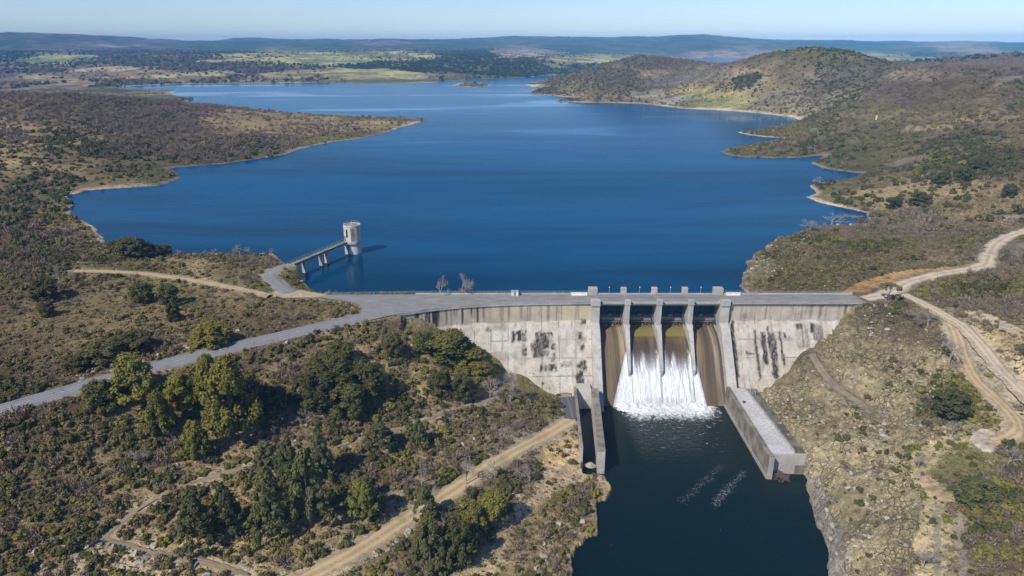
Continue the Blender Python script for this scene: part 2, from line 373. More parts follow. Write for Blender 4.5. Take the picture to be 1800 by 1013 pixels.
# ---------------------------------------------------------------- roads
def resample(P, step):
    P = np.array(P, float); L = np.concatenate([[0], np.cumsum(np.hypot(*np.diff(P[:, :2], axis=0).T))])
    n = max(2, int(L[-1] / step) + 1); s = np.linspace(0, L[-1], n)
    return np.stack([np.interp(s, L, P[:, k]) for k in range(P.shape[1])], 1)
def smooth(P, n, cols=(0, 1, 2)):
    P = P.copy()
    for _ in range(n):
        for c in cols: P[1:-1, c] = P[:-2, c] * .25 + P[1:-1, c] * .5 + P[2:, c] * .25
    return P
ROADS = []     # name, centre line with z, width
def road(px_pts, width, zs=None, step=1.0, sm=14):
    P = [at_z(x, y, z) for (x, y), z in zip(px_pts, zs)] if zs else [ground(x, y, Zbase) for x, y in px_pts]
    P = smooth(resample(P, step), sm); ROADS.append((P, width)); return P
r_paved = road([(-330,835),(-150,776),(0,720),(100,692),(200,663.5),(300,637),(400,612),(500,589),(560,575),(600,566),(640,556)], 7.0, [-2,-1,.3,1,1.5,2,2.5,3,3.3,3.45,3.5], 1.5, 10)
r_field = road([(130,476),(200,477),(260,481),(330,491),(400,503),(440,512),(474,519)], 3.2)
r_access = road([(510,514),(499,507),(484,497),(473,487),(472,480),(483,474.5),(505,467.5)], 4.6, [3.6,3.8,4.3,4.9,5.4,5.8,6.3], .8, 6)
r_main = road([(380,1110),(470,1050),(545,1013),(600,985),(650,955),(700,922),(770,880),(830,840),(900,795),(960,765),(990,747),(1004,738)], 5.2)
r_track = road([(440,1012),(380,990),(300,978),(220,955),(170,948),(200,925),(260,885),(330,850),(400,830),(470,812),(540,797),(600,785),(680,760),(740,742),(790,722),(850,708),(880,690),(897,664)], .9)
r_stub = road([(1006,736),(1003,716),(996,698)], 4.4, [-21.4,-21.2,-21], .6, 3)
r_right = road([(1518,525),(1545,521),(1570,510),(1600,494),(1650,482),(1700,474),(1732,467),(1738,450),(1748,430),(1770,416),(1810,404),(1860,398)], 6.4)
r_down = road([(1590,517),(1612,528),(1650,547),(1690,570),(1722,602),(1752,642),(1800,690),(1850,735)], 4.8)
r_lower = road([(1668,562),(1684,592),(1697,635),(1712,665),(1745,697),(1780,728),(1796,756),(1770,774),(1745,776)], 4.0)
r_bench = road([(1428,622),(1442,650),(1470,680),(1505,703),(1535,726)], 3.0)
ROADD = np.full(Z.shape, 1e9)
for P, w in ROADS:
    x0, y0 = P[:, 0].min() - 14, P[:, 1].min() - 14; x1, y1 = P[:, 0].max() + 14, P[:, 1].max() + 14
    k = np.where((X > x0) & (X < x1) & (Y > y0) & (Y < y1))
    Q = P[::3] if len(P) > 12 else P
    if not np.allclose(Q[-1], P[-1]): Q = np.vstack([Q, P[-1]])
    d, par = seg_dist(X[k], Y[k], Q)
    i = np.minimum(par.astype(int), len(Q) - 2); f = par - i
    zr = Q[i, 2] * (1 - f) + Q[i + 1, 2] * f
    t = sstep(w / 2 + .7, w / 2 + 5.5, d)
    Z[k] = np.minimum(Z[k] * t + (zr - .12) * (1 - t), np.where(d < w / 2 + .8, zr - .11, 1e9))
    ROADD[k] = np.minimum(ROADD[k], d - w / 2)
# crest junction apron and the gravel patch
APRON_PX = [(560,523),(576,518.4),(760,518),(900,518),(900,534),(860,535.6),(820,538),(785,541),(750,545),(715,550),(690,554),(655,562),(636,566),(634,548),(638,542),(632,536),(615,531),(598,528.5)]
APRON = [at_z(x, y, 3.5)[:2] for x, y in APRON_PX]
GRAVEL = [at_z(x, y, 3.52)[:2] for x, y in [(470,520),(490,509),(503,511),(514,511.5),(530,510.5),(554,515),(575,518.6),(572,521.5),(558,523.4),(530,523.5),(492,524)]]
for poly in (APRON, GRAVEL):
    d = sdist(X, Y, poly); t = sstep(.8, 5, d); zn_ = Z * t + 3.28 * (1 - t); zn_ = np.where((X > -38) & (Y < yfront(X) + .2), np.minimum(zn_, Z), zn_)
    Z = np.where(d < 5, np.minimum(zn_, np.where(d < .9, 3.28, 1e9)), Z); ROADD = np.minimum(ROADD, d)
# ---- under and behind the dam
zf = np.where(Y < yfront(X), (Y - yfront(X)) / SL - 3.6, 3.0)
inx = (X > -37) & (X < 127) & (Y < 6)
Z = np.where(inx & (Y > yfront(X) - .2), np.minimum(Z, 2.0), Z)
Z = np.where((X > -30) & (X < 86) & (Y >= 3.0) & (Y < 40), np.minimum(Z, -4), Z)
zl_ = np.interp(X, [-37, -33, -27, -20, -12], [2.6, 1.4, -2.2, -4.6, -6]); Z = np.where((X > -37) & (X < 28) & (Y > yfront(X) - 1.6) & (Y < 6), np.minimum(Z, zl_), Z)
ch = (X > 20.6) & (X < 75.5) & (Y > -66) & (Y < 4)
Z = np.where(ch, np.minimum(Z, np.where(X > 27.5, -31.5, -29.4)), Z)
Z = np.where((X > 74.5) & (X < 84.8 + (-23 - Y) * .035) & (Y > -64.5) & (Y < -20), np.minimum(Z, -21.5), Z)
Z = np.where((X > 73) & (X < 86.2) & (Y > -69) & (Y < -62.5), np.minimum(Z, -28.8), Z)
ROADD = np.where(ch, -5, ROADD)
# ================================================================ GROUND COVER
TAN=(.20,.155,.092); DRY=(.165,.128,.078); BRN=(.092,.072,.048); OLV=(.11,.10,.045); GRN=(.10,.115,.038); PALE=(.30,.245,.17); ROCK=(.38,.325,.22)
PUR=(.078,.063,.056); DKF=(.032,.046,.03); SAND=(.40,.30,.175); MUD=(.20,.145,.10); FLD=(.20,.185,.075); ORA=(.62,.37,.15); GRY=(.16,.14,.115)
# px, py, ground colour, shrub density, weights of (green, dark, grey, olive) shrubs
COV = [(0,180,BRN,.8,(0,.25,1,.3)),(150,190,BRN,.8,(0,.3,1,.2)),(300,195,PUR,.7,(0,.2,1,0)),(0,240,DRY,.7,(0,.4,1,.4)),(150,240,DRY,.7,(.1,.8,.6,.3)),(280,230,BRN,.85,(0,.6,1,.2)),(420,215,DRY,.35,(0,.4,1,.2)),(560,222,DRY,.35,(0,.3,1,.2)),(700,214,TAN,.3,(0,.5,.5,.5)),
 (0,290,TAN,.45,(.2,1,.4,.4)),(150,285,TAN,.28,(.2,1,.3,.4)),(220,290,DRY,.6,(.2,1,.2,.6)),(400,265,BRN,.9,(.1,1,.6,.3)),(480,255,DRY,.7,(.1,1,.5,.3)),(560,245,OLV,.3,(.3,.4,.3,.8)),(250,318,OLV,.5,(.3,.8,.1,1)),(60,340,BRN,.95,(.2,1,.4,.5)),(40,400,BRN,.95,(.2,1,.6,.5)),(140,400,DRY,.7,(.2,.8,.6,.5)),(40,450,BRN,.9,(.2,1,.5,.5)),
 (200,460,OLV,.35,(.3,.6,.3,.8)),(330,460,TAN,.3,(.2,.5,.6,.6)),(430,470,OLV,.45,(.2,.5,.8,.5)),(500,500,GRN,.3,(.5,.5,.3,.8)),(150,500,DRY,.35,(.2,.6,.8,.8)),(300,500,OLV,.3,(.2,.6,.3,.9)),(420,530,TAN,.3,(.2,.5,.5,1)),(100,560,TAN,.3,(.2,.5,.6,1)),(300,560,TAN,.3,(.2,.5,.7,1)),(500,555,DRY,.4,(.2,.6,.5,1)),(100,620,TAN,.32,(.2,.5,.5,1)),(350,590,DRY,.6,(.2,.8,.5,.7)),(250,610,DRY,.8,(.5,.9,.3,.8)),(60,660,DRY,.6,(.3,.8,.4,.7)),
 (100,740,BRN,.95,(.4,1,.4,.7)),(30,790,BRN,1,(.2,1,.7,.5)),(200,780,DRY,.85,(.3,.8,.6,.9)),(100,880,BRN,.9,(.4,1,.5,.7)),(250,880,DRY,.8,(.3,.8,.5,.9)),(40,960,DRY,.8,(.5,1,.4,.5)),(200,990,PALE,.6,(.3,.8,.5,.6)),(350,960,TAN,.7,(.4,.7,.4,1)),(450,980,TAN,.6,(.4,.7,.3,1)),(380,820,DRY,.7,(.3,.9,.4,.7)),(480,760,DRY,.7,(.2,.7,.6,.5)),(540,650,DRY,.6,(.2,.8,.6,.6)),(600,680,BRN,.95,(.3,1,.2,.6)),(680,720,BRN,.9,(.4,.9,.2,1)),(700,640,TAN,.6,(.4,.8,.2,.8)),(740,660,TAN,.5,(.4,.7,.3,.7)),(680,590,TAN,.5,(.4,.8,.3,.8)),(790,620,GRN,.9,(1,.4,.1,.8)),(840,650,OLV,.7,(.5,.6,.5,.6)),(820,690,TAN,.5,(.3,.6,.7,.4)),(850,740,DRY,.7,(.3,.7,.7,.6)),(700,800,DRY,.85,(.4,.9,.3,.8)),(640,830,BRN,.9,(.4,1,.3,.8)),(800,780,DRY,.8,(.3,.7,.6,.8)),(900,770,GRY,.6,(.1,.6,1,.4)),(950,710,OLV,.7,(.5,.7,.5,.7)),(720,860,GRY,.5,(.2,.6,.8,.5)),(860,880,BRN,.8,(.3,1,.5,.4)),(920,830,BRN,.8,(.2,.8,1,.3)),(980,820,SAND,.2,(.2,.4,.4,.4)),(940,900,TAN,.3,(.3,.6,.6,.6)),(990,880,DRY,.8,(.5,1,.5,.6)),(1000,950,TAN,.8,(.4,.6,.8,.6)),(800,980,BRN,.9,(.5,1,.2,.5)),(620,1000,TAN,.5,(.4,.8,.3,.8)),(870,980,TAN,.3,(.2,.7,.4,.6)),
 (1330,470,ROCK,.15,(.1,.5,.4,.4)),(1400,440,OLV,.7,(.3,.7,.5,.7)),(1480,430,OLV,.6,(.4,.7,.4,.8)),(1400,490,OLV,.4,(.4,.6,.2,1)),(1560,450,DRY,.4,(.3,.5,.5,.6)),(1660,440,TAN,.3,(.2,.5,.5,.6)),(1480,395,GRY,.7,(.1,.5,1,.3)),(1620,390,GRY,.6,(.1,.6,1,.4)),(1740,390,DRY,.6,(.3,.7,.6,.5)),(1700,500,BRN,.95,(.4,.9,.6,.8)),(1750,560,BRN,.8,(.4,.9,.7,.8)),(1780,600,TAN,.5,(.3,.7,.9,.5)),(1660,530,BRN,.8,(.3,.7,1,.6)),(1620,505,BRN,.7,(.3,.7,.9,.6)),
 (1460,340,OLV,.6,(.3,1,.2,.6)),(1580,350,TAN,.45,(.2,1,.3,.4)),(1700,360,TAN,.5,(.2,1,.5,.4)),(1780,340,TAN,.5,(.2,1,.5,.4)),(1520,290,OLV,.6,(.3,.5,.3,1)),(1480,260,OLV,.6,(.4,.6,.2,1)),(1640,280,DRY,.9,(.4,1,.2,.3)),(1720,290,BRN,.9,(.3,1,.2,.3)),(1560,240,OLV,.6,(.3,.6,.3,1)),(1400,230,OLV,.8,(.4,.8,.3,.8)),(1340,265,TAN,.5,(.2,1,.3,.4)),(1420,255,TAN,.6,(.2,1,.4,.4)),(1650,220,DRY,.6,(.1,.5,.6,.8)),(1760,220,DRY,.6,(.1,.5,.8,.5)),(1700,170,DRY,.5,(.1,.4,.9,.4)),(1780,170,BRN,.6,(.1,.4,1,.3)),(1600,160,BRN,.7,(.1,.5,.9,.5)),(1560,200,OLV,.7,(.2,.6,.5,.8)),
 (1440,100,OLV,.7,(.2,.9,.5,.3)),(1350,120,DRY,.5,(.1,.8,.7,.3)),(1500,130,GRY,.6,(.1,.6,1,.2)),(1310,150,DRY,.6,(.1,1,.3,.3)),(1240,170,FLD,.25,(.1,1,.4,.4)),(1400,170,GRY,.6,(.1,.6,1,.2)),(1140,110,PUR,.8,(0,.4,1,.2)),(1060,130,PUR,.8,(0,.5,1,.2)),(1180,130,DRY,.4,(0,.7,.7,.2)),(1100,165,DRY,.6,(0,.8,.6,.2)),(980,150,OLV,.6,(0,.7,.5,.4)),(1000,165,TAN,.3,(0,.6,.4,.2)),(1250,130,GRY,.5,(0,.7,.8,.2)),(1220,115,DRY,.5,(0,.7,.8,.2)),
 (1500,600,ROCK,.12,(.2,.6,.6,.3)),(1600,620,ROCK,.2,(.2,.6,.8,.3)),(1640,600,TAN,.4,(.2,.4,1,.3)),(1450,690,ROCK,.06,(.2,.7,.2,.4)),(1400,720,ROCK,.05,(.2,.7,.2,.4)),(1560,720,ROCK,.15,(.3,.8,.4,.5)),(1680,710,OLV,.8,(.6,.9,.5,.5)),(1640,770,ROCK,.25,(.3,.6,.9,.5)),(1540,800,ROCK,.2,(.3,.9,.5,.5)),(1480,850,ROCK,.10,(.4,.7,.2,.6)),(1560,880,ROCK,.15,(.3,1,.2,.4)),(1620,960,ROCK,.22,(.3,.8,.8,.4)),(1520,960,ROCK,.15,(.2,.8,.5,.4)),(1700,820,OLV,.3,(.3,.6,.6,.7)),(1760,860,BRN,1,(.4,.9,.9,.6)),(1740,960,BRN,.9,(.4,.8,1,.6)),(1790,780,DRY,.8,(.4,.9,.8,.6)),(1720,600,PALE,.2,(.2,.5,.8,.3)),(1780,660,PALE,.4,(.2,.5,1,.3)),(1690,610,SAND,.2,(.3,.6,.6,.5)),(1790,510,BRN,.9,(.5,.9,.6,.8)),
 (0,160,MUD,.1,(0,0,1,0)),(100,160,GRY,.1,(0,0,1,0)),(200,165,OLV,.1,(0,0,1,0)),(300,170,DRY,.2,(0,0,1,0)),(60,150,MUD,.05,(0,0,1,0)),(250,150,PUR,.5,(0,0,1,0)),(100,140,TAN,.2,(0,0,1,0)),(0,140,PUR,.6,(0,0,1,0)),(60,120,PUR,.8,(0,.3,1,0)),(200,105,PUR,.9,(0,.5,1,0)),(330,115,PUR,.9,(0,.5,1,0)),(250,130,TAN,.3,(0,.4,1,0)),(400,120,PUR,.8,(0,.4,1,0)),(350,140,DRY,.4,(0,.4,1,0)),(450,125,PUR,.9,(0,.3,1,0)),(500,140,BRN,.6,(0,.5,1,0)),(640,135,FLD,.08,(0,1,.2,0)),(700,138,FLD,.08,(0,1,.2,0)),(560,135,FLD,.15,(0,1,.4,0)),(600,103,FLD,.2,(0,1,.2,0)),(480,100,FLD,.3,(0,1,.2,0)),(700,100,FLD,.3,(0,1,.2,0)),(760,115,DKF,1,(0,1,0,0)),(850,115,DKF,1,(0,1,0,0)),(930,115,DKF,1,(0,1,0,0)),(650,115,DKF,1,(0,1,0,0)),(900,130,DKF,1,(0,1,0,0)),(800,132,DKF,1,(0,1,0,0)),(1000,120,DKF,1,(0,1,0,0)),(830,95,DKF,.9,(0,1,0,0)),(1020,107,FLD,.2,(0,1,0,0)),
 (0,75,DKF,.7,(0,1,.5,0)),(100,75,PUR,.6,(0,1,1,0)),(230,85,PUR,.5,(0,1,1,0)),(0,98,DKF,.6,(0,1,.5,0)),(100,104,FLD,.3,(0,1,0,0)),(600,80,DKF,.4,(0,1,0,0)),(650,80,PUR,.2,(0,1,0,0)),(800,80,DKF,.4,(0,1,0,0)),(1000,85,DKF,.4,(0,1,0,0)),(1200,85,DKF,.4,(0,1,0,0)),(400,82,DKF,.4,(0,1,0,0)),(900,93,MUD,.1,(0,1,0,0)),(1250,98,MUD,.2,(0,1,0,0)),(1550,100,FLD,.15,(0,1,0,0)),(1620,95,DKF,.4,(0,1,0,0)),(1720,110,PUR,.8,(0,.2,1,0)),(1790,105,PUR,.8,(0,.2,1,0)),(1700,84,MUD,.2,(0,1,0,0)),(1500,80,DKF,.3,(0,1,0,0)),(1800,80,DKF,.3,(0,1,0,0))]
cpx = np.array([c[0] for c in COV], float); cpy = np.array([c[1] for c in COV], float)
NFAR = next(i for i, c in enumerate(COV) if c[:2] == (0, 160))
CFAR = np.arange(len(COV)) >= NFAR; CFAR[[i for i, c in enumerate(COV) if c[:2] in ((1720, 110), (1790, 105))]] = False
CCOL = np.array([c[2] for c in COV]) * np.array([1.38, 1.30, 1.06]); CDEN = np.array([c[3] for c in COV]); CWT = np.array([c[4] for c in COV])
_asp = lambda y: 1.0 + 3.0 * np.clip((260 - y) / 170, 0, 1)
def cover(px, py, far):
    """ground colour, shrub density and shrub weights: inverse-distance blend of the survey points"""
    q = np.zeros(px.shape + (3,)); dn = np.zeros(px.shape); wt = np.zeros(px.shape + (4,)); sw = np.zeros(px.shape)
    a = _asp(py)
    for k in np.where(CFAR == far)[0]:
        d2 = ((px - cpx[k]) ** 2 + ((py - cpy[k]) * 1.8 * a) ** 2) / 2500 + .02
        w = 1 / (d2 * d2)
        sw += w; dn += w * CDEN[k]
        for j in range(3): q[..., j] += w * CCOL[k, j]
        for j in range(4): wt[..., j] += w * CWT[k, j]
    return q / sw[..., None], dn / sw, wt / sw[..., None]
PX, PY, PW = to_px(X, Y, Z)
vis = (PX > -300) & (PX < 2100) & (PY < 1250)
jx = fbm(X / (RR * .035), Y / (RR * .035), 81, 4); jy = fbm(X / (RR * .035) + 50, Y / (RR * .035), 83, 4)
PXJ = PX + jx * 26; PYJ = PY + jy * np.clip((PY - 60) * .06, 1.5, 14)
# cover evaluated on every second grid point
GC = np.zeros(Z.shape + (3,)); GD = np.zeros(Z.shape); GW = np.zeros(Z.shape + (4,))
for i in range(0, NV, 40):
    s = slice(i, i + 40); m_ = V[s].mean() > math.log(1400 if 0 else 1880); GC[s], GD[s], GW[s] = cover(PXJ[s], PYJ[s], m_)
lf = (RR > 1380) & (RR <= 1880) & (PX < 760); q_ = np.where(lf.any(1))[0]; s = slice(q_[0], q_[-1] + 1); a_, b_, c_ = cover(PXJ[s], PYJ[s], True); GC[s] = np.where(lf[s][..., None], a_, GC[s]); GD[s] = np.where(lf[s], b_, GD[s]); GW[s] = np.where(lf[s][..., None], c_, GW[s])
# painted patches: fields, bare earth, forests (photo outline laid out on the ground)
def patch(poly, c, rmin, rmax, dens=None, soft=0, grass=None):
    k = inside(PX + jx * soft * 2, PY + jy * soft, poly) & (RR > rmin) & (RR < rmax)
    GC[k] = np.array(c); 
    if dens is not None: GD[k] = dens
    if grass is not None: GW[k] = grass
FG=(.19,.20,.075); FY=(.26,.21,.10)
patch([(505,101),(560,96),(640,95),(760,97),(740,102),(640,101),(560,107),(500,107)], FG, 1800, 5000, .1, 3)
patch([(530,112),(600,104),(680,104),(640,112),(575,118)], FG, 1800, 5000, .1, 3)
patch([(560,128),(600,122),(680,121),(745,128),(755,140),(720,144),(620,144),(570,140)], (.24,.215,.085), 1600, 5000, .04, 3)
patch([(455,130),(520,123),(580,125),(545,138),(470,139)], (.22,.19,.085), 1600, 5000, .15, 3)
patch([(330,110),(400,104),(480,99),(470,104),(380,112)], FY, 1600, 5000, .15, 3)
patch([(270,138),(330,126),(400,124),(440,132),(350,141),(300,146)], (.23,.19,.09), 1600, 5000, .25, 4)
patch([(75,135),(150,118),(235,117),(250,123),(180,132),(100,140)], (.24,.18,.115), 1600, 5000, .25, 4)
patch([(20,106),(70,98),(150,97),(200,100),(120,105),(60,112)], FG, 1600, 5000, .15, 3)
patch([(0,158),(60,151),(120,145),(200,144),(150,154),(80,160),(0,166)], MUD, 1300, 3000, .03, 3)
patch([(120,158),(200,156),(280,158),(345,172),(320,178),(200,172)], (.15,.145,.085), 1100, 3000, .08, 3)
patch([(940,104),(990,101),(1060,109),(1055,113),(1000,110)], FY, 1800, 5000, .1, 2)
patch([(940,113),(965,111),(1000,119),(985,121)], FG, 1800, 5000, .1, 2)
patch([(1565,103),(1600,100),(1660,102),(1640,111),(1580,112)], (.20,.23,.075), 2000, 7000, .05, 2)
patch([(1520,97),(1560,94),(1562,100),(1530,103)], (.20,.23,.085), 2000, 7000, .05, 2)
patch([(1740,92),(1800,90),(1800,94),(1745,95)], FG, 2000, 7000, .05, 2)
patch([(850,90),(950,88),(1010,93),(940,96),(860,94)], (.22,.17,.13), 3400, 9000, .05, 2)
patch([(620,75),(690,72),(740,76),(680,80),(640,80)], (.2,.16,.14), 5000, 20000, .05, 2)
patch([(150,80),(230,76),(260,80),(200,84)], (.2,.155,.13), 4500, 9000, .05, 2)
patch([(1740,137),(1775,133),(1800,134),(1800,143),(1775,143),(1755,151),(1736,155),(1750,145)], PALE, 400, 1000, .02, 2)
patch([(1585,232),(1596,220),(1604,220),(1596,234)], PALE, 300, 1000, .02, 1)
patch([(1604,233),(1612,221),(1617,222),(1612,235)], PALE, 300, 1000, .02, 1)
patch([(1550,290),(1600,276),(1640,272),(1630,280),(1590,288),(1575,296)], PALE, 300, 700, .15, 3)
patch([(1250,172),(1300,178),(1280,190),(1200,188),(1180,180)], FLD, 800, 1400, .12, 4)
patch([(1100,165),(1160,155),(1170,168),(1110,173)], (.25,.22,.15), 900, 1600, .15, 4)
patch([(1150,132),(1230,124),(1260,135),(1190,150),(1130,150)], (.22,.19,.13), 900, 1700, .25, 5)
patch([(1155,176),(1200,168),(1215,172),(1180,184)], (.3,.27,.23), 900, 1500, .1, 3)
patch([(1290,140),(1320,128),(1345,130),(1320,152),(1300,158)], (.05,.055,.03), 900, 1500, 1.0, 4, (0,1,0,0))
patch([(380,245),(440,238),(500,247),(470,262),(400,275),(330,285),(370,262)], BRN, 400, 1000, 1, 5, (.1,1,.5,.3))
patch([(140,250),(230,240),(290,260),(240,283),(150,270)], BRN, 400, 1000, .9, 8, (.1,1,.5,.2))
patch([(110,325),(200,318),(235,322),(180,332),(120,332)], MUD, 300, 700, .2, 3)
# bare ground near the dam
patch([(1472,518),(1500,499),(1545,484),(1600,473),(1690,471),(1640,484),(1590,492),(1560,501),(1530,514)], ORA, 150, 420, .02, 5)
patch([(1545,505),(1590,490),(1650,480),(1720,470),(1725,476),(1650,490),(1612,500),(1590,520),(1560,524)], SAND, 150, 420, .02, 4)
patch([(1755,440),(1790,420),(1830,415),(1830,452),(1785,446)], PALE, 150, 420, .03, 5)
patch([(1706,766),(1722,752),(1748,758),(1766,776),(1756,796),(1730,797),(1710,784)], (.5,.43,.33), 80, 320, .0, 4)
patch([(1612,838),(1640,835),(1665,870),(1700,880),(1690,890),(1650,882),(1625,860)], SAND, 80, 320, .05, 4)
patch([(1640,885),(1652,885),(1655,1020),(1642,1020)], PALE, 80, 320, .05, 3)
patch([(1675,890),(1690,890),(1702,1020),(1688,1020)], PALE, 80, 320, .05, 3)
patch([(960,830),(1000,800),(1030,830),(1020,850),(970,870),(930,900),(912,940),(860,1010),(800,1020),(840,970),(890,930),(905,890)], SAND, 60, 320, .12, 14)
patch([(1650,575),(1700,580),(1760,650),(1790,720),(1750,700),(1700,640)], (.24,.20,.135), 60, 320, .35, 12)
patch([(1395,805),(1440,850),(1470,900),(1490,950),(1500,1020),(1455,1020),(1440,940),(1415,860)], (.48,.42,.33), 60, 320, .05, 8)
patch([(1760,375),(1800,362),(1830,360),(1830,395),(1780,388)], PALE, 200, 420, .1, 6)
patch([(1690,545),(1720,548),(1740,556),(1800,580),(1800,594),(1740,572),(1700,560)], PALE, 100, 320, .1, 6)
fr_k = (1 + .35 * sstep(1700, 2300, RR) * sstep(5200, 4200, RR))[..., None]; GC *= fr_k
# narrow strips: shore band, road verges
shore_w = np.clip(RR * .0075, 1.8, 13) * (1 + .8 * fbm(X / (RR * .05), Y / (RR * .05), 91, 2))
kb = sstep(1.0, .35, SD / shore_w) * (SD > -5) * (Y > 5) * np.where(PX > 900, 1.0, .75)
kb = kb[..., None]; GC = GC * (1 - kb) + np.array((.37, .29, .195)) * kb; GD = GD * (1 - kb[..., 0])
kg = (sstep(1.1, 2.0, SD / shore_w) * sstep(6.5, 3.5, SD / shore_w))[..., None] * .7 * (PX < 900)[..., None]
GC = GC * (1 - kg) + np.array((.15, .14, .05)) * kg
kr = (sstep(3.2, .2, ROADD + 1.5 * fbm(X / 3, Y / 3, 95, 2)) * .75)[..., None]
GC = GC * (1 - kr) + np.array((.33, .27, .175)) * kr; GD = np.where(ROADD < 1.0, 0, GD)
BARE = np.clip(GC.sum(-1) / .75 - .55, 0, 1)

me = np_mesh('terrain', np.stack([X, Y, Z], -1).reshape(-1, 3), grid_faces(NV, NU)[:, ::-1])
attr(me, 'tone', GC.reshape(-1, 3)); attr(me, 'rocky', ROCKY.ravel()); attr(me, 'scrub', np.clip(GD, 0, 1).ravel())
t = NT('scrubland_ground'); p = t.pos()
tone = t.attr('tone', True); rk = t.attr('rocky'); sb = t.attr('scrub')
n1 = t.noise(p, .55, 6, .65); n2 = t.noise(p, .12, 5, .6); n3 = t.noise(p, .018, 4, .6); n4 = t.noise(p, 2.6, 3, .6)
f = t.math('ADD', t.math('MULTIPLY', n1, .9), t.math('MULTIPLY', n2, .6)); f = t.math('ADD', f, t.math('MULTIPLY', n3, .5))
k = t.ramp(f, .72, 1.28, .55, 1.5)
sc1 = t.n('VectorMath'); sc1.operation = 'SCALE'; t.l(tone, sc1.inputs[0]); t.l(k, sc1.inputs['Scale'])
far_m = t.ramp(t.noise(p, .0045, 5, .62), .40, .62, .55, 1.35); fm = t.n('VectorMath'); fm.operation = 'SCALE'; t.l(sc1.outputs[0], fm.inputs[0]); t.l(far_m, fm.inputs['Scale'])
c = fm.outputs[0]
# tussocks and low scrub patches
tus = t.ramp(t.noise(p, .9, 4, .7, 0.4), .50, .62); tus = t.math('MULTIPLY', tus, t.ramp(sb, .02, .6, .08, .75))
c = t.mix(tus, c, t.mix(n2, (.070, .062, .028), (.120, .095, .055)))
# pale stones
st = t.ramp(t.noise(p, 1.7, 3, .6), .655, .70); c = t.mix(t.math('MULTIPLY', st, .7), c, (.36, .32, .26))
# fractured rock: crevice shade painted as dark joints between blocks
vw = t.n('VectorMath'); vw.operation = 'ADD'; nz = t.noise(p, .35, 3, .6, out='Color')
vs2 = t.vscale(nz, (2.6, 2.6, 2.6)); t.l(p, vw.inputs[0]); t.l(vs2, vw.inputs[1])
v1 = t.voro(vw.outputs[0], .42, 'DISTANCE_TO_EDGE'); v2_ = t.voro(vw.outputs[0], 1.1, 'DISTANCE_TO_EDGE')
jt = t.math('MAXIMUM', t.ramp(v1, .0, .09, 1, 0), t.math('MULTIPLY', t.ramp(v2_, .0, .10, 1, 0), .55))
jt = t.math('MULTIPLY', t.math('MULTIPLY', jt, rk), t.ramp(n2, .38, .6))
c = t.mix(t.math('MULTIPLY', jt, .55), c, (.065, .055, .042))
hh = t.math('ADD', t.math('MULTIPLY', n1, .8), t.math('MULTIPLY', n4, .5)); hh = t.math('SUBTRACT', hh, t.math('MULTIPLY', jt, .9)); n9 = t.noise(p, 1.0, 6, .75); hh = t.math('ADD', hh, t.math('MULTIPLY', t.math('MULTIPLY', n9, rk), 1.6))
c = t.mix(t.math('MULTIPLY', t.ramp(n9, .45, .34), t.math('MULTIPLY', rk, .62)), c, (.075, .065, .045))  # hollows of the rough rock darkened: crevice shade put into the colour
b = t.bump(hh, 1.0, .9)
M['ground'] = t.done(t.bsdf(c, .95, b, .1))
tag(link('terrain', me, M['ground']), 'scrub covered hills and valley sides around the reservoir', kind='structure')

# ---------------------------------------------------------------- road sheets
def strip(name, P, w, mat, lift=.05, rag=0.0, nw=5):
    T = np.gradient(P[:, :2], axis=0); T /= np.hypot(T[:, 0], T[:, 1])[:, None] + 1e-9
    N = np.stack([-T[:, 1], T[:, 0]], 1); V_ = []
    s = np.concatenate([[0], np.cumsum(np.hypot(*np.diff(P[:, :2], axis=0).T))]); uv = []
    for j in range(nw):
        a = j / (nw - 1) * 2 - 1
        e = rag * (vn(s / 3.1, s * 0 + 7 * np.sign(a), 5) + .6 * vn(s / 1.1, s * 0 + 3 * np.sign(a), 8)) if abs(a) == 1 else 0
        off = a * w / 2 + np.sign(a) * e
        V_.append(np.concatenate([P[:, :2] + N * np.reshape(off * np.ones(len(P)), (-1, 1)), P[:, 2:3] + lift + .0 * s[:, None]], 1)); uv.append(np.full(len(P), a))
    for j, (q, sg) in enumerate(((V_[0], -1), (V_[-1], 1))):      # skirts that run into the ground
        e = q.copy(); e[:, :2] += N * sg * .9; e[:, 2] -= .42
        if j == 0: V_.insert(0, e); uv.insert(0, np.full(len(P), -1.0))
        else: V_.append(e); uv.append(np.full(len(P), 1.0))
    nw += 2
    V_ = np.stack(V_, 1).reshape(-1, 3); a_ = np.stack(uv, 1).ravel()
    me = np_mesh(name, V_, grid_faces(len(P), nw)); attr(me, 'across', a_); attr(me, 'along', np.repeat(s, nw))
    return link(name, me, mat)
t = NT('old_asphalt'); p = t.pos(); ac = t.attr('across'); al = t.attr('along')
n = t.noise(p, .5, 5, .6); n5 = t.noise(p, 3, 3, .6); c = t.mix(n, (.155, .155, .16), (.225, .22, .215))
wt = t.math('ABSOLUTE', t.math('SUBTRACT', t.math('ABSOLUTE', ac), .45)); c = t.mix(t.ramp(wt, .05, .28, .35, 0), c, (.30, .295, .285))
c = t.mix(t.math('MULTIPLY', t.ramp(t.math('ABSOLUTE', ac), .03, .06, 1, 0), t.ramp(n5, .4, .6)), c, (.46, .45, .42))
c = t.mix(t.math('MULTIPLY', t.ramp(t.math('ABSOLUTE', t.math('SUBTRACT', t.math('ABSOLUTE', ac), .9)), .02, .045, 1, 0), t.ramp(n5, .42, .6)), c, (.42, .41, .39))
c = t.mix(t.ramp(t.noise(p, .25, 3, .5), .55, .75, 0, .5), c, (.1, .1, .1))
M['asphalt'] = t.done(t.bsdf(c, .9, t.bump(n5, .2, .05), .2))
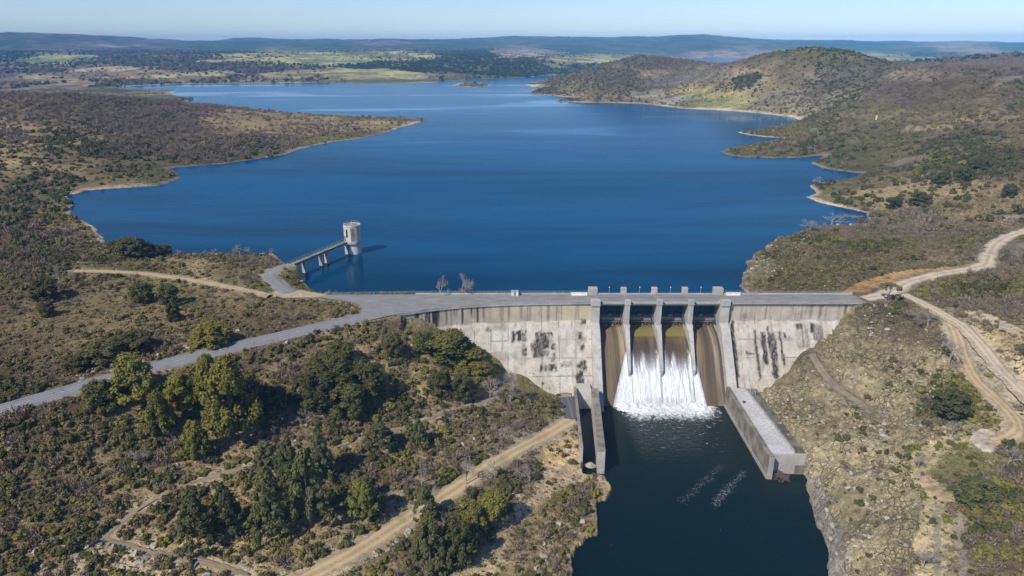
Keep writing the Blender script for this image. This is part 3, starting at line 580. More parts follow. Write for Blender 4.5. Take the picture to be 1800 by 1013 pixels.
t = NT('crest_asphalt'); p = t.pos(); ps = t.vscale(p, (.25, 1.6, 1)); n = t.noise(ps, .6, 5, .65); n5 = t.noise(p, 1.2, 4, .6)
c = t.mix(t.ramp(n, .3, .7), (.185, .18, .17), (.275, .265, .24)); c = t.mix(t.ramp(n5, .56, .68, 0, .5), c, (.13, .125, .12))
M['crest_asphalt'] = t.done(t.bsdf(c, .9, t.bump(n5, .2, .05), .2))
t = NT('dark_asphalt'); p = t.pos(); n = t.noise(p, .9, 4, .6); ac = t.attr('across'); c = t.mix(n, (.075, .075, .078), (.125, .12, .115))
c = t.mix(t.ramp(t.math('ABSOLUTE', ac), .05, .22, .5, 0), c, (.22, .2, .17)); M['dark_asphalt'] = t.done(t.bsdf(c, .9, None, .2))
def dirt(name, c1, c2, c3):
    t = NT(name); p = t.pos(); ac = t.attr('across'); n = t.noise(p, .45, 5, .65); n5 = t.noise(p, 2.2, 4, .65)
    c = t.mix(t.ramp(n, .3, .7), c1, c2)
    wt = t.math('ABSOLUTE', t.math('SUBTRACT', t.math('ABSOLUTE', ac), .5)); c = t.mix(t.math('MULTIPLY', t.ramp(wt, .06, .26, 1.1, 0), n5), c, c3)
    c = t.mix(t.math('MULTIPLY', t.ramp(t.math('ABSOLUTE', ac), .7, 1.0, 0, .8), t.ramp(n5, .4, .6)), c, (.2, .155, .1))
    c = t.mix(t.math('MULTIPLY', t.ramp(t.math('ABSOLUTE', ac), .02, .20, .8, 0), t.ramp(n5, .44, .60)), c, (.21, .17, .10))
    c = t.mix(t.ramp(t.noise(p, .16, 4, .6), .50, .68, 0, .5), c, tuple(v * .66 for v in c1))
    M[name] = t.done(t.bsdf(c, .95, t.bump(n5, .4, .15), .1))
dirt('ochre_dirt', (.37, .27, .145), (.47, .355, .20), (.54, .42, .26)); dirt('pale_dirt', (.42, .33, .22), (.55, .45, .32), (.6, .5, .37)); dirt('trail_dirt', (.20, .155, .10), (.30, .24, .16), (.36, .29, .20))
def S(o, label): tag(o, label, kind='structure'); return o
S(strip('paved_road', r_paved, 7.0, M['asphalt'], .06), 'worn grey two lane road rising along the hillside to the dam')
S(strip('field_track', r_field, 2.6, M['ochre_dirt'], .05, .3), 'narrow ochre track crossing the grassy field above the road')
S(strip('access_road', r_access, 4.6, M['asphalt'], .05), 'short curved asphalt road leading to the intake footbridge')
S(strip('dirt_road', r_main, 4.8, M['ochre_dirt'], .06, .55), 'wide ochre dirt road climbing to the foot of the dam')
S(strip('dirt_trail', r_track, 1.15, M['trail_dirt'], .04, .45), 'rough narrow trail winding through the scrub below the pines')
S(strip('service_road', r_stub, 4.4, M['dark_asphalt'], .09), 'short dark asphalt ramp beside the side channel')
S(strip('dirt_road', r_right, 5.2, M['pale_dirt'], .06, .6), 'pale dirt road leaving the far right end of the dam')
S(strip('dirt_road', r_down, 3.7, M['pale_dirt'], .055, .5), 'pale dirt road descending the right bank')
S(strip('dirt_track', r_lower, 3.2, M['ochre_dirt'], .05, .5), 'ochre wheel track looping down the right bank')
S(strip('bench_path', r_bench, 2.4, M['trail_dirt'], .04, .5), 'narrow terrace path on the rocky right bank')
def sheet(name, poly, z, mat):
    bm = bmesh.new(); f = bm.faces.new([bm.verts.new((x, y, z)) for x, y in poly]); bm.normal_update()
    if f.normal.z < 0: bmesh.ops.reverse_faces(bm, faces=bm.faces)
    bmesh.ops.triangulate(bm, faces=bm.faces); me = bpy.data.meshes.new(name); bm.to_mesh(me); bm.free(); return link(name, me, mat)
S(sheet('gravel_apron', GRAVEL, 3.535, M['pale_dirt']), 'pale gravel patch where the track meets the dam road')
S(sheet('road_junction', APRON, 3.55, M['crest_asphalt']), 'weathered asphalt apron at the left end of the dam')
# ================================================================ WATER
t = NT('lake_water'); p = t.pos(); xyz = t.sep(p)
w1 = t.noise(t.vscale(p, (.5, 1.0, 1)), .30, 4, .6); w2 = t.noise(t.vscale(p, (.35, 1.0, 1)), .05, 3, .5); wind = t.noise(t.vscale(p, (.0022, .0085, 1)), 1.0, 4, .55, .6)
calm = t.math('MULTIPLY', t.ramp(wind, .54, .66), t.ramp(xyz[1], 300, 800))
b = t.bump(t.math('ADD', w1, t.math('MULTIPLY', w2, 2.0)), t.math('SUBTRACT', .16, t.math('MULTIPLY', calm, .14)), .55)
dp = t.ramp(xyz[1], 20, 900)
c = t.mix(dp, (.0002, .0200, .048), (.0003, .068, .165)); c = t.mix(t.ramp(wind, .30, .62, .0, .6), c, (.0005, .095, .22))  # brighter sky sheen of the wind lanes painted into the base colour
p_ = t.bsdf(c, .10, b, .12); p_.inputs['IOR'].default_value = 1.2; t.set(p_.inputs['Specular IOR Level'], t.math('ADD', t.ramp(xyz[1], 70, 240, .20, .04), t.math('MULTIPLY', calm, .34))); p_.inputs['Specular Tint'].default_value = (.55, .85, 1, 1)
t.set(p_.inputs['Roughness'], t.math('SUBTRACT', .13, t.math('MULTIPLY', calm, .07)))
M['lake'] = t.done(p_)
def water_sheet(name, x0, x1, y0, y1, z, mat, label):
    me = np_mesh(name, [(x0, y0, z), (x1, y0, z), (x1, y1, z), (x0, y1, z)], [(0, 1, 2, 3)]); return S(link(name, me, mat), label)
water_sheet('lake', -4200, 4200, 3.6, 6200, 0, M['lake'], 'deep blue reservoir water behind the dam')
t = NT('river_water'); p = t.pos(); xyz = t.sep(p)
w1 = t.noise(t.vscale(p, (.7, 1.0, 1)), .75, 4, .6, .4); w3 = t.noise(p, 2.2, 3, .6)
d = t.ramp(xyz[1], -70, -30)                                   # churned water near the spillway
mx = t.math('MULTIPLY', t.ramp(xyz[0], 36, 42), t.ramp(xyz[0], 76, 66))
b = t.bump(t.math('ADD', w1, t.math('MULTIPLY', w3, .4)), t.math('ADD', .08, t.math('MULTIPLY', t.math('MULTIPLY', d, mx), .9)), .7)
# foam: boil under the fall, broken streaks further down
near = t.math('MULTIPLY', t.ramp(xyz[1], -39, -25.0), mx); fn = t.noise(t.vscale(p, (1, .7, 1)), .55, 6, .72, 1.2)
foam = t.ramp(t.math('ADD', fn, t.math('MULTIPLY', near, .50)), .66, 1.02)
def streak(ax, ay, bx, by, wd):
    L = math.hypot(bx - ax, by - ay); ux, uy = (bx - ax) / L, (by - ay) / L
    dx = t.math('SUBTRACT', xyz[0], ax); dy = t.math('SUBTRACT', xyz[1], ay)
    al = t.math('ADD', t.math('MULTIPLY', dx, ux), t.math('MULTIPLY', dy, uy)); ac = t.math('ADD', t.math('MULTIPLY', dx, -uy), t.math('MULTIPLY', dy, ux))
    ac = t.math('ADD', ac, t.math('MULTIPLY', t.math('SUBTRACT', t.noise(p, .25, 2), .5), 4.0))
    return t.math('MULTIPLY', t.ramp(t.math('ABSOLUTE', ac), 0, wd, 1, 0), t.math('MULTIPLY', t.ramp(al, -1, 3), t.ramp(al, L + 1, L - 4)))
SA = at_z(1190, 890, -28); SB = at_z(1275, 812, -28); SC_ = at_z(1248, 895, -28); SD_ = at_z(1315, 822, -28)
stk = t.math('ADD', t.math('MULTIPLY', streak(*SA[:2], *SB[:2], 3.4), .8), streak(*SC_[:2], *SD_[:2], 3.6))
fs = t.noise(p, 1.9, 6, .8); foam = t.math('MAXIMUM', foam, t.math('MULTIPLY', t.math('MULTIPLY', t.ramp(t.math('ADD', fs, t.math('MULTIPLY', stk, .17)), .64, .86), .38), t.ramp(stk, .02, .6)))
fl = t.ramp(t.math('ADD', t.noise(t.vscale(p, (.6, 1.4, 1)), .9, 5, .7, .6), t.math('MULTIPLY', t.math('MULTIPLY', d, mx), .12)), .70, .78); foam = t.math('MAXIMUM', foam, t.math('MULTIPLY', fl, t.math('MULTIPLY', t.ramp(xyz[1], -70, -45), .55)))
c = t.mix(t.ramp(xyz[1], -95, -35), (.0030, .0090, .0105), (.0100, .0160, .0120)); c = t.mix(t.math('MULTIPLY', near, .55), c, (.045, .062, .030))
sh = t.bsdf(t.mix(foam, c, (.82, .85, .86)), t.math('ADD', .07, t.math('MULTIPLY', foam, .6)), b, .18); sh.inputs['IOR'].default_value = 1.33
M['river'] = t.done(sh)
water_sheet('river', -60, 200, -330, -22.5, -28, M['river'], 'dark green tailwater pool below the spillway')
# ================================================================ DAM
from mathutils import Matrix
def part(o, root):
    o.parent = root; o.matrix_parent_inverse = Matrix.Translation(-Vector(root.location)); return o
def concrete(name, c1, c2, rough=.9, streak=0.0, base=None):
    """weathered concrete; vertex masks 'dark' (black growth), 'warm' (ochre tint), 'pale' (lime bloom) where the mesh has them"""
    t = NT(name); p = t.pos(); n = t.noise(p, .22, 6, .62); n5 = t.noise(p, 1.6, 5, .65); vs_ = t.noise(t.vscale(p, (1.0, 1.0, .05)), .9, 4, .6)
    c = t.mix(t.ramp(n, .32, .68), c1, c2); c = t.mix(t.ramp(n5, .52, .72, 0, .35), c, tuple(v * .6 for v in c1))
    c = t.mix(t.ramp(vs_, .52, .70, 0, streak), c, (.085, .075, .06))
    c = t.mix(t.math('MULTIPLY', t.attr('warm'), t.ramp(n, .3, .65, .35, 1)), c, (.56, .46, .285))
    c = t.mix(t.math('MULTIPLY', t.attr('pale'), t.ramp(n5, .35, .6)), c, (.61, .575, .52))
    # lift joints
    z = t.sep(p)[2]; fr = t.math('FRACT', t.math('MULTIPLY', z, .5)); jl = t.ramp(t.math('ABSOLUTE', t.math('SUBTRACT', fr, .5)), .0, .045, 1, 0)
    c = t.mix(t.math('MULTIPLY', jl, t.ramp(n5, .45, .65, .0, .35)), c, (.15, .13, .11))
    c = t.mix(t.attr('dark'), c, (.038, .032, .028))
    M[name] = t.done(t.bsdf(c, rough, t.bump(n5, .25, .12), .2)); return M[name]
concrete('face_concrete', (.385, .34, .28), (.53, .48, .415), streak=.30)
concrete('pier_concrete', (.37, .35, .315), (.48, .46, .415), streak=.30)
concrete('crest_concrete', (.34, .32, .285), (.45, .43, .39), streak=.15)
concrete('old_concrete', (.15, .125, .09), (.32, .285, .235), streak=.6)
concrete('kerb_concrete', (.26, .235, .19), (.38, .35, .30), streak=.3)
concrete('mossy_concrete', (.075, .068, .048), (.20, .18, .14), streak=.4)
concrete('deck_concrete', (.47, .455, .43), (.56, .545, .52), streak=.05)
simple('navy_steel', (.030, .045, .090), .55, .3, 1.5, .4)
simple('grey_steel', (.22, .215, .205), .6, .35, 1.2, .4)
simple('brown_steel', (.19, .155, .12), .8, .5, 2.5, .3)
simple('rail_steel', (.34, .34, .34), .5, .2, 1, .4)
simple('white_paint', (.72, .71, .68), .6, .12, 1, .3)
simple('dark_void', (.02, .021, .024), .9, .2, 1, .1)

dam = empty('concrete_dam', (30, -4, -28)); tag(dam, 'long pale concrete gravity dam with four gated spillway bays', 'dam')
def wall_mesh(name, x0, x1, stains, warm_f, upstreak, zbot=-31):
    nx = int((x1 - x0) / .28); zs = np.concatenate([np.linspace(3.4, -3.45, 34), np.linspace(-3.6, zbot, 110)])
    xs = np.linspace(x0, x1, nx); XX, ZZ = np.meshgrid(xs, zs)
    YY = yfront(XX) + np.where(ZZ > -3.5, 0, SL * (ZZ + 3.6) - .25)
    low = ZZ < -3.5
    dk = np.zeros_like(XX)
    wob = fbm(XX * .8, ZZ * .8, 101, 3) * .8
    for (a, b, c_, d_, s) in stains:
        p0 = on_face(a, c_); p1 = on_face(b, d_); xa, xb = sorted((p0[0], p1[0])); za, zb = sorted((p0[2], p1[2]))
        m = sstep(xa - .7, xa + .1, XX + wob * .7) * sstep(xb + .7, xb - .1, XX + wob * .7) * sstep(za - .9, za + .3, ZZ + wob) * sstep(zb + .6, zb - .2, ZZ + wob)
        tex = sstep(-.9, -.25, fbm(XX * 1.1, ZZ * .3, 103, 3)) * np.clip(.85 + .5 * fbm(XX * 3, ZZ * 1.2, 105, 2), 0, 1)
        if x0 > 0: tex = np.maximum(tex, .62 + .3 * fbm(XX * .5, ZZ * .5, 106, 2))
        dk = np.maximum(dk, m * s * tex)
    st = sstep(.12, .5, fbm(XX * .9, ZZ * .035, 107, 4)) * sstep(-3.8, -2.8, ZZ) * upstreak(XX)
    st *= sstep(-4.5, 1.0, ZZ + fbm(XX * 1.5, ZZ * 0, 109, 2) * 5 + 1.5)
    dk = np.maximum(dk, st)
    ml = sstep(.25, .6, fbm(XX * .22, ZZ * .22, 113, 4)) * .30 * low
    ml = np.maximum(ml, sstep(.35, .6, fbm(XX * 1.2, ZZ * .12, 117, 3)) * .25 * low)
    dk = np.maximum(dk, ml)
    led = sstep(.45, .0, np.abs(ZZ + 3.55)) * .35 * sstep(-.2, .4, fbm(XX * .4, ZZ * 0, 119, 3)); dk = np.maximum(dk, led)
    for xj in np.arange(x0 + 4, x1, 6.1):
        dk = np.maximum(dk, sstep(.22, .05, np.abs(XX - xj)) * .55 * sstep(-.3, .4, fbm(XX * 0 + xj, ZZ * .3, 121, 3)))
    for zj in (-9.0, -14.3, -19.5): dk = np.maximum(dk, sstep(.24, .05, np.abs(ZZ - zj)) * .55 * sstep(-.4, .3, fbm(XX * .2, ZZ * 0 + zj, 123, 3)))
    wm = np.where(low, .08, warm_f(XX)) * (1 + 0 * ZZ)
    pl = low * sstep(0.0, .5, fbm(XX * .35, ZZ * .12, 127, 4)) * .8
    me = np_mesh(name, np.stack([XX, YY, ZZ], -1).reshape(-1, 3), grid_faces(len(zs), nx)[:, ::-1])
    attr(me, 'dark', np.clip(dk * 1.18, 0, 1).ravel()); attr(me, 'warm', wm.ravel()); attr(me, 'pale', pl.ravel())
    return part(link(name, me, M['face_concrete']), dam)
def zb(ox, oy, s, L): return [(ox + a / s, ox + b / s, oy + c / s, oy + d / s, k) for a, b, c, d, k in L]
ST_L = zb(680, 480, 4.605, [(1018,1030,470,550,.9),(1035,1120,478,498,.9),(1062,1086,472,545,1),(1098,1126,490,548,.6),(1208,1232,480,565,1),(1262,1306,485,604,1),(1175,1262,560,640,.8),(1190,1262,636,682,.9),(1242,1266,480,600,.8),(1300,1338,486,506,.9),(1276,1302,630,664,.8),(1335,1358,585,612,.9),(1342,1352,655,705,.8),(1100,1127,622,664,.9),(1095,1125,580,602,.6),(1285,1378,738,778,.95),(1250,1264,738,778,.9),(1553,1580,470,525,1),(1568,1592,585,612,.95),(1550,1580,728,764,.95),(1590,1612,712,782,.95),(1538,1562,808,900,.95),(1566,1590,790,930,1),(1575,1612,380,402,.9),(805,842,452,468,.7),(820,960,425,460,.3),(850,980,650,690,.3),(1410,1490,730,750,.5)])
ST_R = zb(1240, 480, 5.96, [(285,332,515,1100,.95),(518,562,608,1100,.9),(578,652,618,945,.95),(648,752,618,905,.85),(688,762,850,1100,.95),(778,816,618,970,.9),(818,842,625,665,1),(945,1012,535,585,.8),(1095,1130,515,605,.9),(1118,1232,530,690,.6),(1000,1032,575,765,.65),(1040,1092,600,765,.45),(650,664,560,620,.9),(420,500,830,846,.9),(370,430,430,470,.4)])
wall_mesh('wall', -42, 28.8, ST_L, lambda x: .30 + .55 * sstep(-18, -6, x) * (.6 + .6 * fbm(x / 5, x * 0, 131, 3)), lambda x: .35 + .5 * sstep(-8, -14, x))
wall_mesh('wall', 78.4, 131, ST_R, lambda x: .14 + .12 * sstep(105, 118, x), lambda x: .28 + .3 * sstep(105, 118, x), -24)
# crest slab, kerb and ribs of each wing
def crest_run(x0, x1):
    xs = np.arange(x0, x1 + .01, 1.0); T = [(float(x), float(yfront(x))) for x in xs]
    slab = MB(); kerb = MB()
    for (a, ya), (b, yb) in zip(T[:-1], T[1:]):
        for mb, o0, o1, z0, z1 in ((slab, -.45, 8.0 if x0 > -10 else 3.0, 2.9, 3.42), (kerb, -.45, -.15, 3.42, 3.8)):
            v = [(a, ya + o0, z0), (b, yb + o0, z0), (b, yb + o1, z0), (a, ya + o1, z0), (a, ya + o0, z1), (b, yb + o0, z1), (b, yb + o1, z1), (a, ya + o1, z1)]
            mb.add(v, [(3, 2, 1, 0), (4, 5, 6, 7), (0, 1, 5, 4), (2, 3, 7, 6)])
    part(slab.build('crest_slab', M['crest_concrete']), dam); part(kerb.build('kerb', M['kerb_concrete']), dam)
crest_run(-40, 29); crest_run(78, 128)
rib = [-31, -18.4, 5.2, 16.0]
for x in rib + [92, 103, 114]:
    y = float(yfront(x)); m = MB().box(x - .22, x + .22, y - .17, y + .2, -3.5, 2.85); part(m.build('rib', M['crest_concrete']), dam)
# railings
def railing(pts, h=1.05, step=2.4, name='railing', mat='rail_steel', rails=(.5, 1.0), rad=.035):
    P = resample([(*p, 0) if len(p) == 2 else p for p in pts], step); mb = MB()
    for p in P: mb.box(p[0] - rad, p[0] + rad, p[1] - rad, p[1] + rad, p[2], p[2] + h)
    for q in rails:
        for a, b in zip(P[:-1], P[1:]): mb.beam((a[0], a[1], a[2] + h * q), (b[0], b[1], b[2] + h * q), rad * 1.5)
    return mb.build(name, M[mat])
for a, b in ((-40, 28), (79, 127)):
    part(railing([(x, float(yfront(x)) - .3, 3.8) for x in np.arange(a, b + .1, 2)], .6), dam)
# rear parapet with posts
for a, b in ((-36, 28.5), (78.5, 127)): part(MB().box(a, b, 4.05, 4.35, -6, 4.15).build('rear_parapet', M['crest_concrete']), dam)
part(railing([(-70, 4.4, 3.4), (-36, 4.2, 4.1), (28, 4.2, 4.15)], .75, 3.0), dam); part(railing([(79, 4.2, 4.15), (127, 4.2, 4.15)], .75, 3.0), dam)
# spillway bridge deck
bd = MB().box(31.2, 75.8, -4.15, 4.0, 2.35, 3.42).box(31.2, 75.8, -4.45, -4.15, 2.55, 3.8).box(31.2, 75.8, 4.0, 4.3, 2.2, 4.1)
part(bd.build('bridge_deck', M['crest_concrete']), dam)
S(strip('crest_road', resample([(-.3, 0, 3.5), (127.5, 0, 3.5)], 2.0), 7.9, M['crest_asphalt'], .03), 'grey weathered roadway along the top of the dam')
# body under the road so that the crest is solid
for a, b in ((-37, 28.8), (78.4, 128)): part(MB().box(a, b, -3.4, 4.02, -6, 2.74).build('core', M['face_concrete']), dam)

# chute
prof = [(4.6, -9), (3.2, -7.9), (1.6, -7.55), (0, -7.6), (-2, -7.9), (-4.5, -8.6), (-7, -9.7), (-9.5, -11.3), (-11.5, -13.1)]
zz = -13.1; 
while zz > -31: zz -= 1.0; prof.append((-11.5 + (zz + 13.1) * .8, zz))
PR = resample([(a, b) for a, b in prof], .3); 
xs = np.linspace(31.4, 75.6, 170); XX = np.repeat(xs[None], len(PR), 0); YY = np.repeat(PR[:, :1], len(xs), 1); ZZ = np.repeat(PR[:, 1:], len(xs), 1)
chm = np_mesh('chute', np.stack([XX, YY, ZZ], -1).reshape(-1, 3), grid_faces(len(PR), len(xs))[:, ::-1])
PXc, PYc, _ = to_px(XX, YY, ZZ)
band = fbm(XX * .55, ZZ * .01, 141, 4)
bay = np.clip((XX - np.select([XX < 41.5, XX < 53, XX < 64.5], [31.7, 42.6, 54.0], 65.4)) / 9.4, 0, 1)
edge = sstep(.72, .80, bay) * sstep(.97, .92, bay) + .7 * sstep(.16, .06, bay)
attr(chm, 'streaks', np.clip(.5 + .6 * band, 0, 1).ravel()); attr(chm, 'edge', (edge * np.clip(.8 + fbm(XX, ZZ * .08, 143, 3) * .8, 0, 1)).ravel())
attr(chm, 'wet', (((XX > 41) & (XX < 64.8)) * 1.0).ravel())
t = NT('chute_concrete'); p = t.pos(); n = t.noise(p, 1.3, 5, .65); vs_ = t.noise(t.vscale(p, (1, .05, .05)), 1.6, 5, .65)
c = t.mix(t.attr('streaks'), (.060, .042, .026), (.23, .165, .10)); c = t.mix(t.math('MULTIPLY', t.attr('edge'), .75), c, (.36, .29, .20)); c = t.mix(t.ramp(vs_, .48, .68, 0, .65), c, (.055, .042, .030)); c = t.mix(t.ramp(n, .55, .75, 0, .3), c, (.06, .05, .04))
z = t.sep(p)[2]; c = t.mix(t.math('MULTIPLY', t.attr('wet'), t.ramp(z, -10.6, -8.6)), c, (.19, .155, .055)); c = t.mix(t.math('MULTIPLY', t.attr('wet'), t.ramp(z, -9, -12, 0, .5)), c, (.075, .062, .04))
M['chute'] = t.done(t.bsdf(c, t.math('SUBTRACT', .85, t.math('MULTIPLY', t.attr('wet'), .5)), t.bump(n, .2, .08), .3))
part(link('chute', chm, M['chute']), dam)
# piers
def pier(x0, x1, pr, taper, name='pier'):
    o = MB().prism_x(pr, x0, x1, taper).build(name, M['pier_concrete'], bevel=.06); part(o, dam); return o
PP = [(4.3, 3.4), (-4.3, 3.4), (-4.3, 4.2), (-5.7, 4.2), (-5.9, -4.6), (-8.2, -6.0), (-17.6, -17.2), (-17.2, -20), (-4, -12), (4.3, -12)]
TP = [0, 0, 0, 0, 0, 0, .45, .45, 0, 0]
for xc in (41.7, 53.2, 64.6):
    o = pier(xc - .85, xc + .85, PP, TP)
    for pr in ([(4.2, 3.3), (5.9, 3.3), (5.9, 6.0), (4.2, 6.0)], [(-5.95, 3.0), (-4.25, 3.0), (-4.25, 4.9), (-5.95, 4.9)]):
        MB().prism_x(pr, xc - 1.05, xc + 1.05).build('cap', M['crest_concrete'], o, bevel=.08)
    MB().prism_x([(-6.6, -5.6), (-5.4, -4.2), (-5.4, -6.6), (-6.6, -6.8)], xc - 1.15, xc + 1.15).build('bracket', M['pier_concrete'], o)
PE = [(4.3, 3.4), (-5.4, 3.6), (-5.6, -4.0), (-8.6, -5.2), (-27.6, -27.9), (-27.6, -31), (-20, -31), (4.3, -10)]
for x0, x1 in ((28.6, 31.75), (75.3, 78.6)):
    o = pier(x0, x1, PE, None)
    for pr in ([(3.6, 3.3), (6.2, 3.3), (6.2, 6.0), (3.6, 6.0)], [(-5.9, 2.6), (-4.0, 2.6), (-4.0, 4.9), (-5.9, 4.9)]):
        MB().prism_x(pr, x0 - .1, x1 + .1).build('cap', M['crest_concrete'], o, bevel=.08)
# gates, hoist walkways
BAYS = [(31.75, 40.85), (42.55, 52.35), (54.05, 63.75), (65.45, 75.3)]
for k, (x0, x1) in enumerate(BAYS):
    a0 = -31 if k in (0, 3) else -22
    A = [R(a0 + (38 - a0) * i / 10) for i in range(11)]; cyy, czz, rr = -6.6, -2.4, 9.6
    m = MB()
    for i in range(10):
        q = [(cyy + r_ * math.cos(a), czz + r_ * math.sin(a)) for r_ in (rr, rr + .15) for a in (A[i], A[i + 1])]
        m.add([(x, y, z) for x in (x0 + .05, x1 - .05) for y, z in q], [(0, 1, 5, 4), (2, 6, 7, 3), (0, 4, 6, 2), (1, 3, 7, 5), (0, 2, 3, 1), (4, 5, 7, 6)])
    g = part(m.build('gate', M['navy_steel']), dam)
    rb = MB()
    for i in (1, 3, 5, 7, 9): y, z = cyy + (rr - .2) * math.cos(A[i]), czz + (rr - .2) * math.sin(A[i]); rb.box(x0 + .1, x1 - .1, y - .15, y + .15, z - .12, z + .12)
    for j in range(1, 7):
        x = x0 + (x1 - x0) * j / 7
        for i in range(10): rb.beam((x, cyy + (rr - .12) * math.cos(A[i]), czz + (rr - .12) * math.sin(A[i])), (x, cyy + (rr - .12) * math.cos(A[i + 1]), czz + (rr - .12) * math.sin(A[i + 1])), .12, .25)
    rb.build('stiffener', M['navy_steel'], g)
    for x in (x0 + .7, x1 - .7):
        am = MB()
        for i in (2, 8): am.beam((x, cyy + rr * math.cos(A[i]), czz + rr * math.sin(A[i])), (x, -3.0, -5.2), .3)
        am.build('arm', M['navy_steel'], g)
    wk = part(MB().box(x0, x1, .6, 1.8, -5.3, -3.9).build('hoist_walkway', M['grey_steel'], bevel=.05), dam)
    st = MB()
    for j in range(9): x = x0 + .4 + (x1 - x0 - .8) * j / 8; st.box(x - .06, x + .06, .48, .6, -5.3, -3.9)
    st.box(x0, x1, .45, .6, -4.05, -3.9).box(x0, x1, .45, .6, -5.35, -5.2); st.build('flange', M['grey_steel'], wk)
    lt = MB(); n = 8
    lt.box(x0, x1, -.1, .15, -7.35, -7.1).box(x0, x1, -.1, .15, -5.75, -5.5).box(x0, x1, .16, 1.6, -5.75, -5.6)
    for j in range(n + 1):
        x = x0 + .15 + (x1 - x0 - .3) * j / n; lt.box(x - .07, x + .07, -.05, .1, -7.2, -5.6)
        if j < n: x2 = x0 + .15 + (x1 - x0 - .3) * (j + 1) / n; lt.beam((x, .02, -7.2 if j % 2 else -5.6), (x2, .02, -5.6 if j % 2 else -7.2), .12)
    lt.build('lattice', M['brown_steel'], wk)
    rl = railing([(x0 + .2, .7, -3.9), (x1 - .2, .7, -3.9)], .9, 1.2, 'handrail', 'rail_steel', (.5, 1), .03); rl.parent = wk
    mc = MB().box((x0 + x1) / 2 - .5, (x0 + x1) / 2 + .5, 1.0, 1.7, -3.9, -3.0).tube([((x0 + x1) / 2 - .9, 1.3, -3.4), ((x0 + x1) / 2 + .9, 1.3, -3.4)], .18, 8); mc.build('hoist', M['grey_steel'], wk)

# lamp posts on the crest
def lamp(x, y, lab):
    r = empty('lamp_post', (x, y, 4.1)); tag(r, lab, 'lamp post', 'lamp posts along the dam crest')
    MB().tube([(0, 0, 0), (0, 0, 2.2)], [.07, .05], 6).build('pole', M['rail_steel'], r); MB().box(-.16, .16, -.16, .16, 2.2, 2.45).build('lamp', M['white_paint'], r)
for x, l in ((36.2, 'thin lamp post above the far left spillway bay'), (47.5, 'thin lamp post above the second spillway bay from left'), (59, 'thin lamp post above the third spillway bay from left'), (70.3, 'thin lamp post above the far right spillway bay')): lamp(x, 4.15, l)
# cabinet and barrier on the crest
c0 = at_z(905, 519, 3.6); r = empty('utility_cabinet', (c0[0], 3.2, 3.53)); tag(r, 'white box shaped cabinet beside the rear parapet mid dam', 'cabinet')
MB().box(-1.3, 1.3, -.6, .6, 0, 1.7).build('body', M['white_paint'], r, bevel=.03); MB().box(-1.42, 1.42, -.72, .72, 1.7, 1.85).build('roof', M['crest_concrete'], r); MB().box(-.45, .45, -.65, -.6, .15, 1.5).build('door', M['grey_steel'], r)
r = MB().prism_x([(3.75, 3.53), (3.2, 3.53), (3.35, 3.75), (3.42, 4.6), (3.58, 4.6), (3.65, 3.75)], 22.0, 28.0).build('barrier', M['white_paint']); tag(r, 'long low white concrete barrier beside the left end pier', 'barrier')
r = MB().prism_x([(3.75, 3.53), (3.2, 3.53), (3.35, 3.75), (3.42, 4.6), (3.58, 4.6), (3.65, 3.75)], 79.6, 85.0).build('barrier', M['white_paint']); tag(r, 'long low white concrete barrier beside the right end pier', 'barrier')

# ---------------------------------------------------------------- falling water
BL = lambda z: np.interp(z, [-28.5, -14, -12.2], [35.2, 40.3, 41.3]); BR = lambda z: np.interp(z, [-28.5, -14, -12.2], [68.3, 65.6, 65.0])
t = NT('white_water'); p = t.pos(); wh = t.attr('white'); v1 = t.noise(t.vscale(p, (1, .05, .05)), 3.6, 5, .7); v2n = t.noise(t.vscale(p, (1, .22, .22)), 4.5, 4, .7)
fo = t.ramp(t.math('ADD', t.math('ADD', t.math('MULTIPLY', v1, .30), t.math('MULTIPLY', v2n, .22)), wh), .30, 1.20)
wc = t.mix(t.ramp(t.math('ADD', t.math('MULTIPLY', v1, .6), t.math('MULTIPLY', v2n, .4)), .36, .60), (.42, .45, .48), (.80, .81, .82))
sh1 = t.bsdf(wc, .6, t.bump(v1, .25, .2), .3); gl = t.n('BsdfTransparent'); gl.inputs[0].default_value = (.86, .82, .72, 1)
g2 = t.n('BsdfGlossy'); g2.inputs['Roughness'].default_value = .25; g2.inputs[0].default_value = (.8, .85, .9, 1)
fr_ = t.n('MixShader'); fr_.inputs[0].default_value = .06; t.l(gl.outputs[0], fr_.inputs[1]); t.l(g2.outputs[0], fr_.inputs[2])
ms = t.n('MixShader'); t.l(fo, ms.inputs[0]); t.l(fr_.outputs[0], ms.inputs[1]); t.l(sh1.outputs[0], ms.inputs[2]); M['white_water'] = t.done(ms)
PRw = PR[(PR[:, 1] < -9.0) & (PR[:, 0] < -5) & (PR[:, 1] > -28.6)]
def fall(name, xa, xb, la, lb, label, white):
    n = len(PRw); nx = 70; s = np.linspace(0, 1, nx); z = PRw[:, 1]
    xl = np.where(z > -13, xa, la(z)); xr = np.where(z > -13, xb, lb(z)); XX = xl[:, None] + (xr - xl)[:, None] * s
    ZZ = np.repeat(z[:, None], nx, 1); YY = np.repeat(PRw[:, :1], nx, 1)
    th = .10 + .55 * sstep(-9, -24, ZZ) * (1 + .8 * fbm(XX * 1.2, ZZ * .25, 151, 3)) * np.minimum(1, np.minimum(s, 1 - s) * 14)[None]
    YY = YY - th * .78; ZZ2 = ZZ + th * .62
    me = np_mesh(name, np.stack([XX, YY, ZZ2], -1).reshape(-1, 3), grid_faces(n, nx)[:, ::-1]); attr(me, 'white', white(XX, ZZ, s[None] + 0 * ZZ).ravel())
    S(link(name, me, M['white_water']), label)
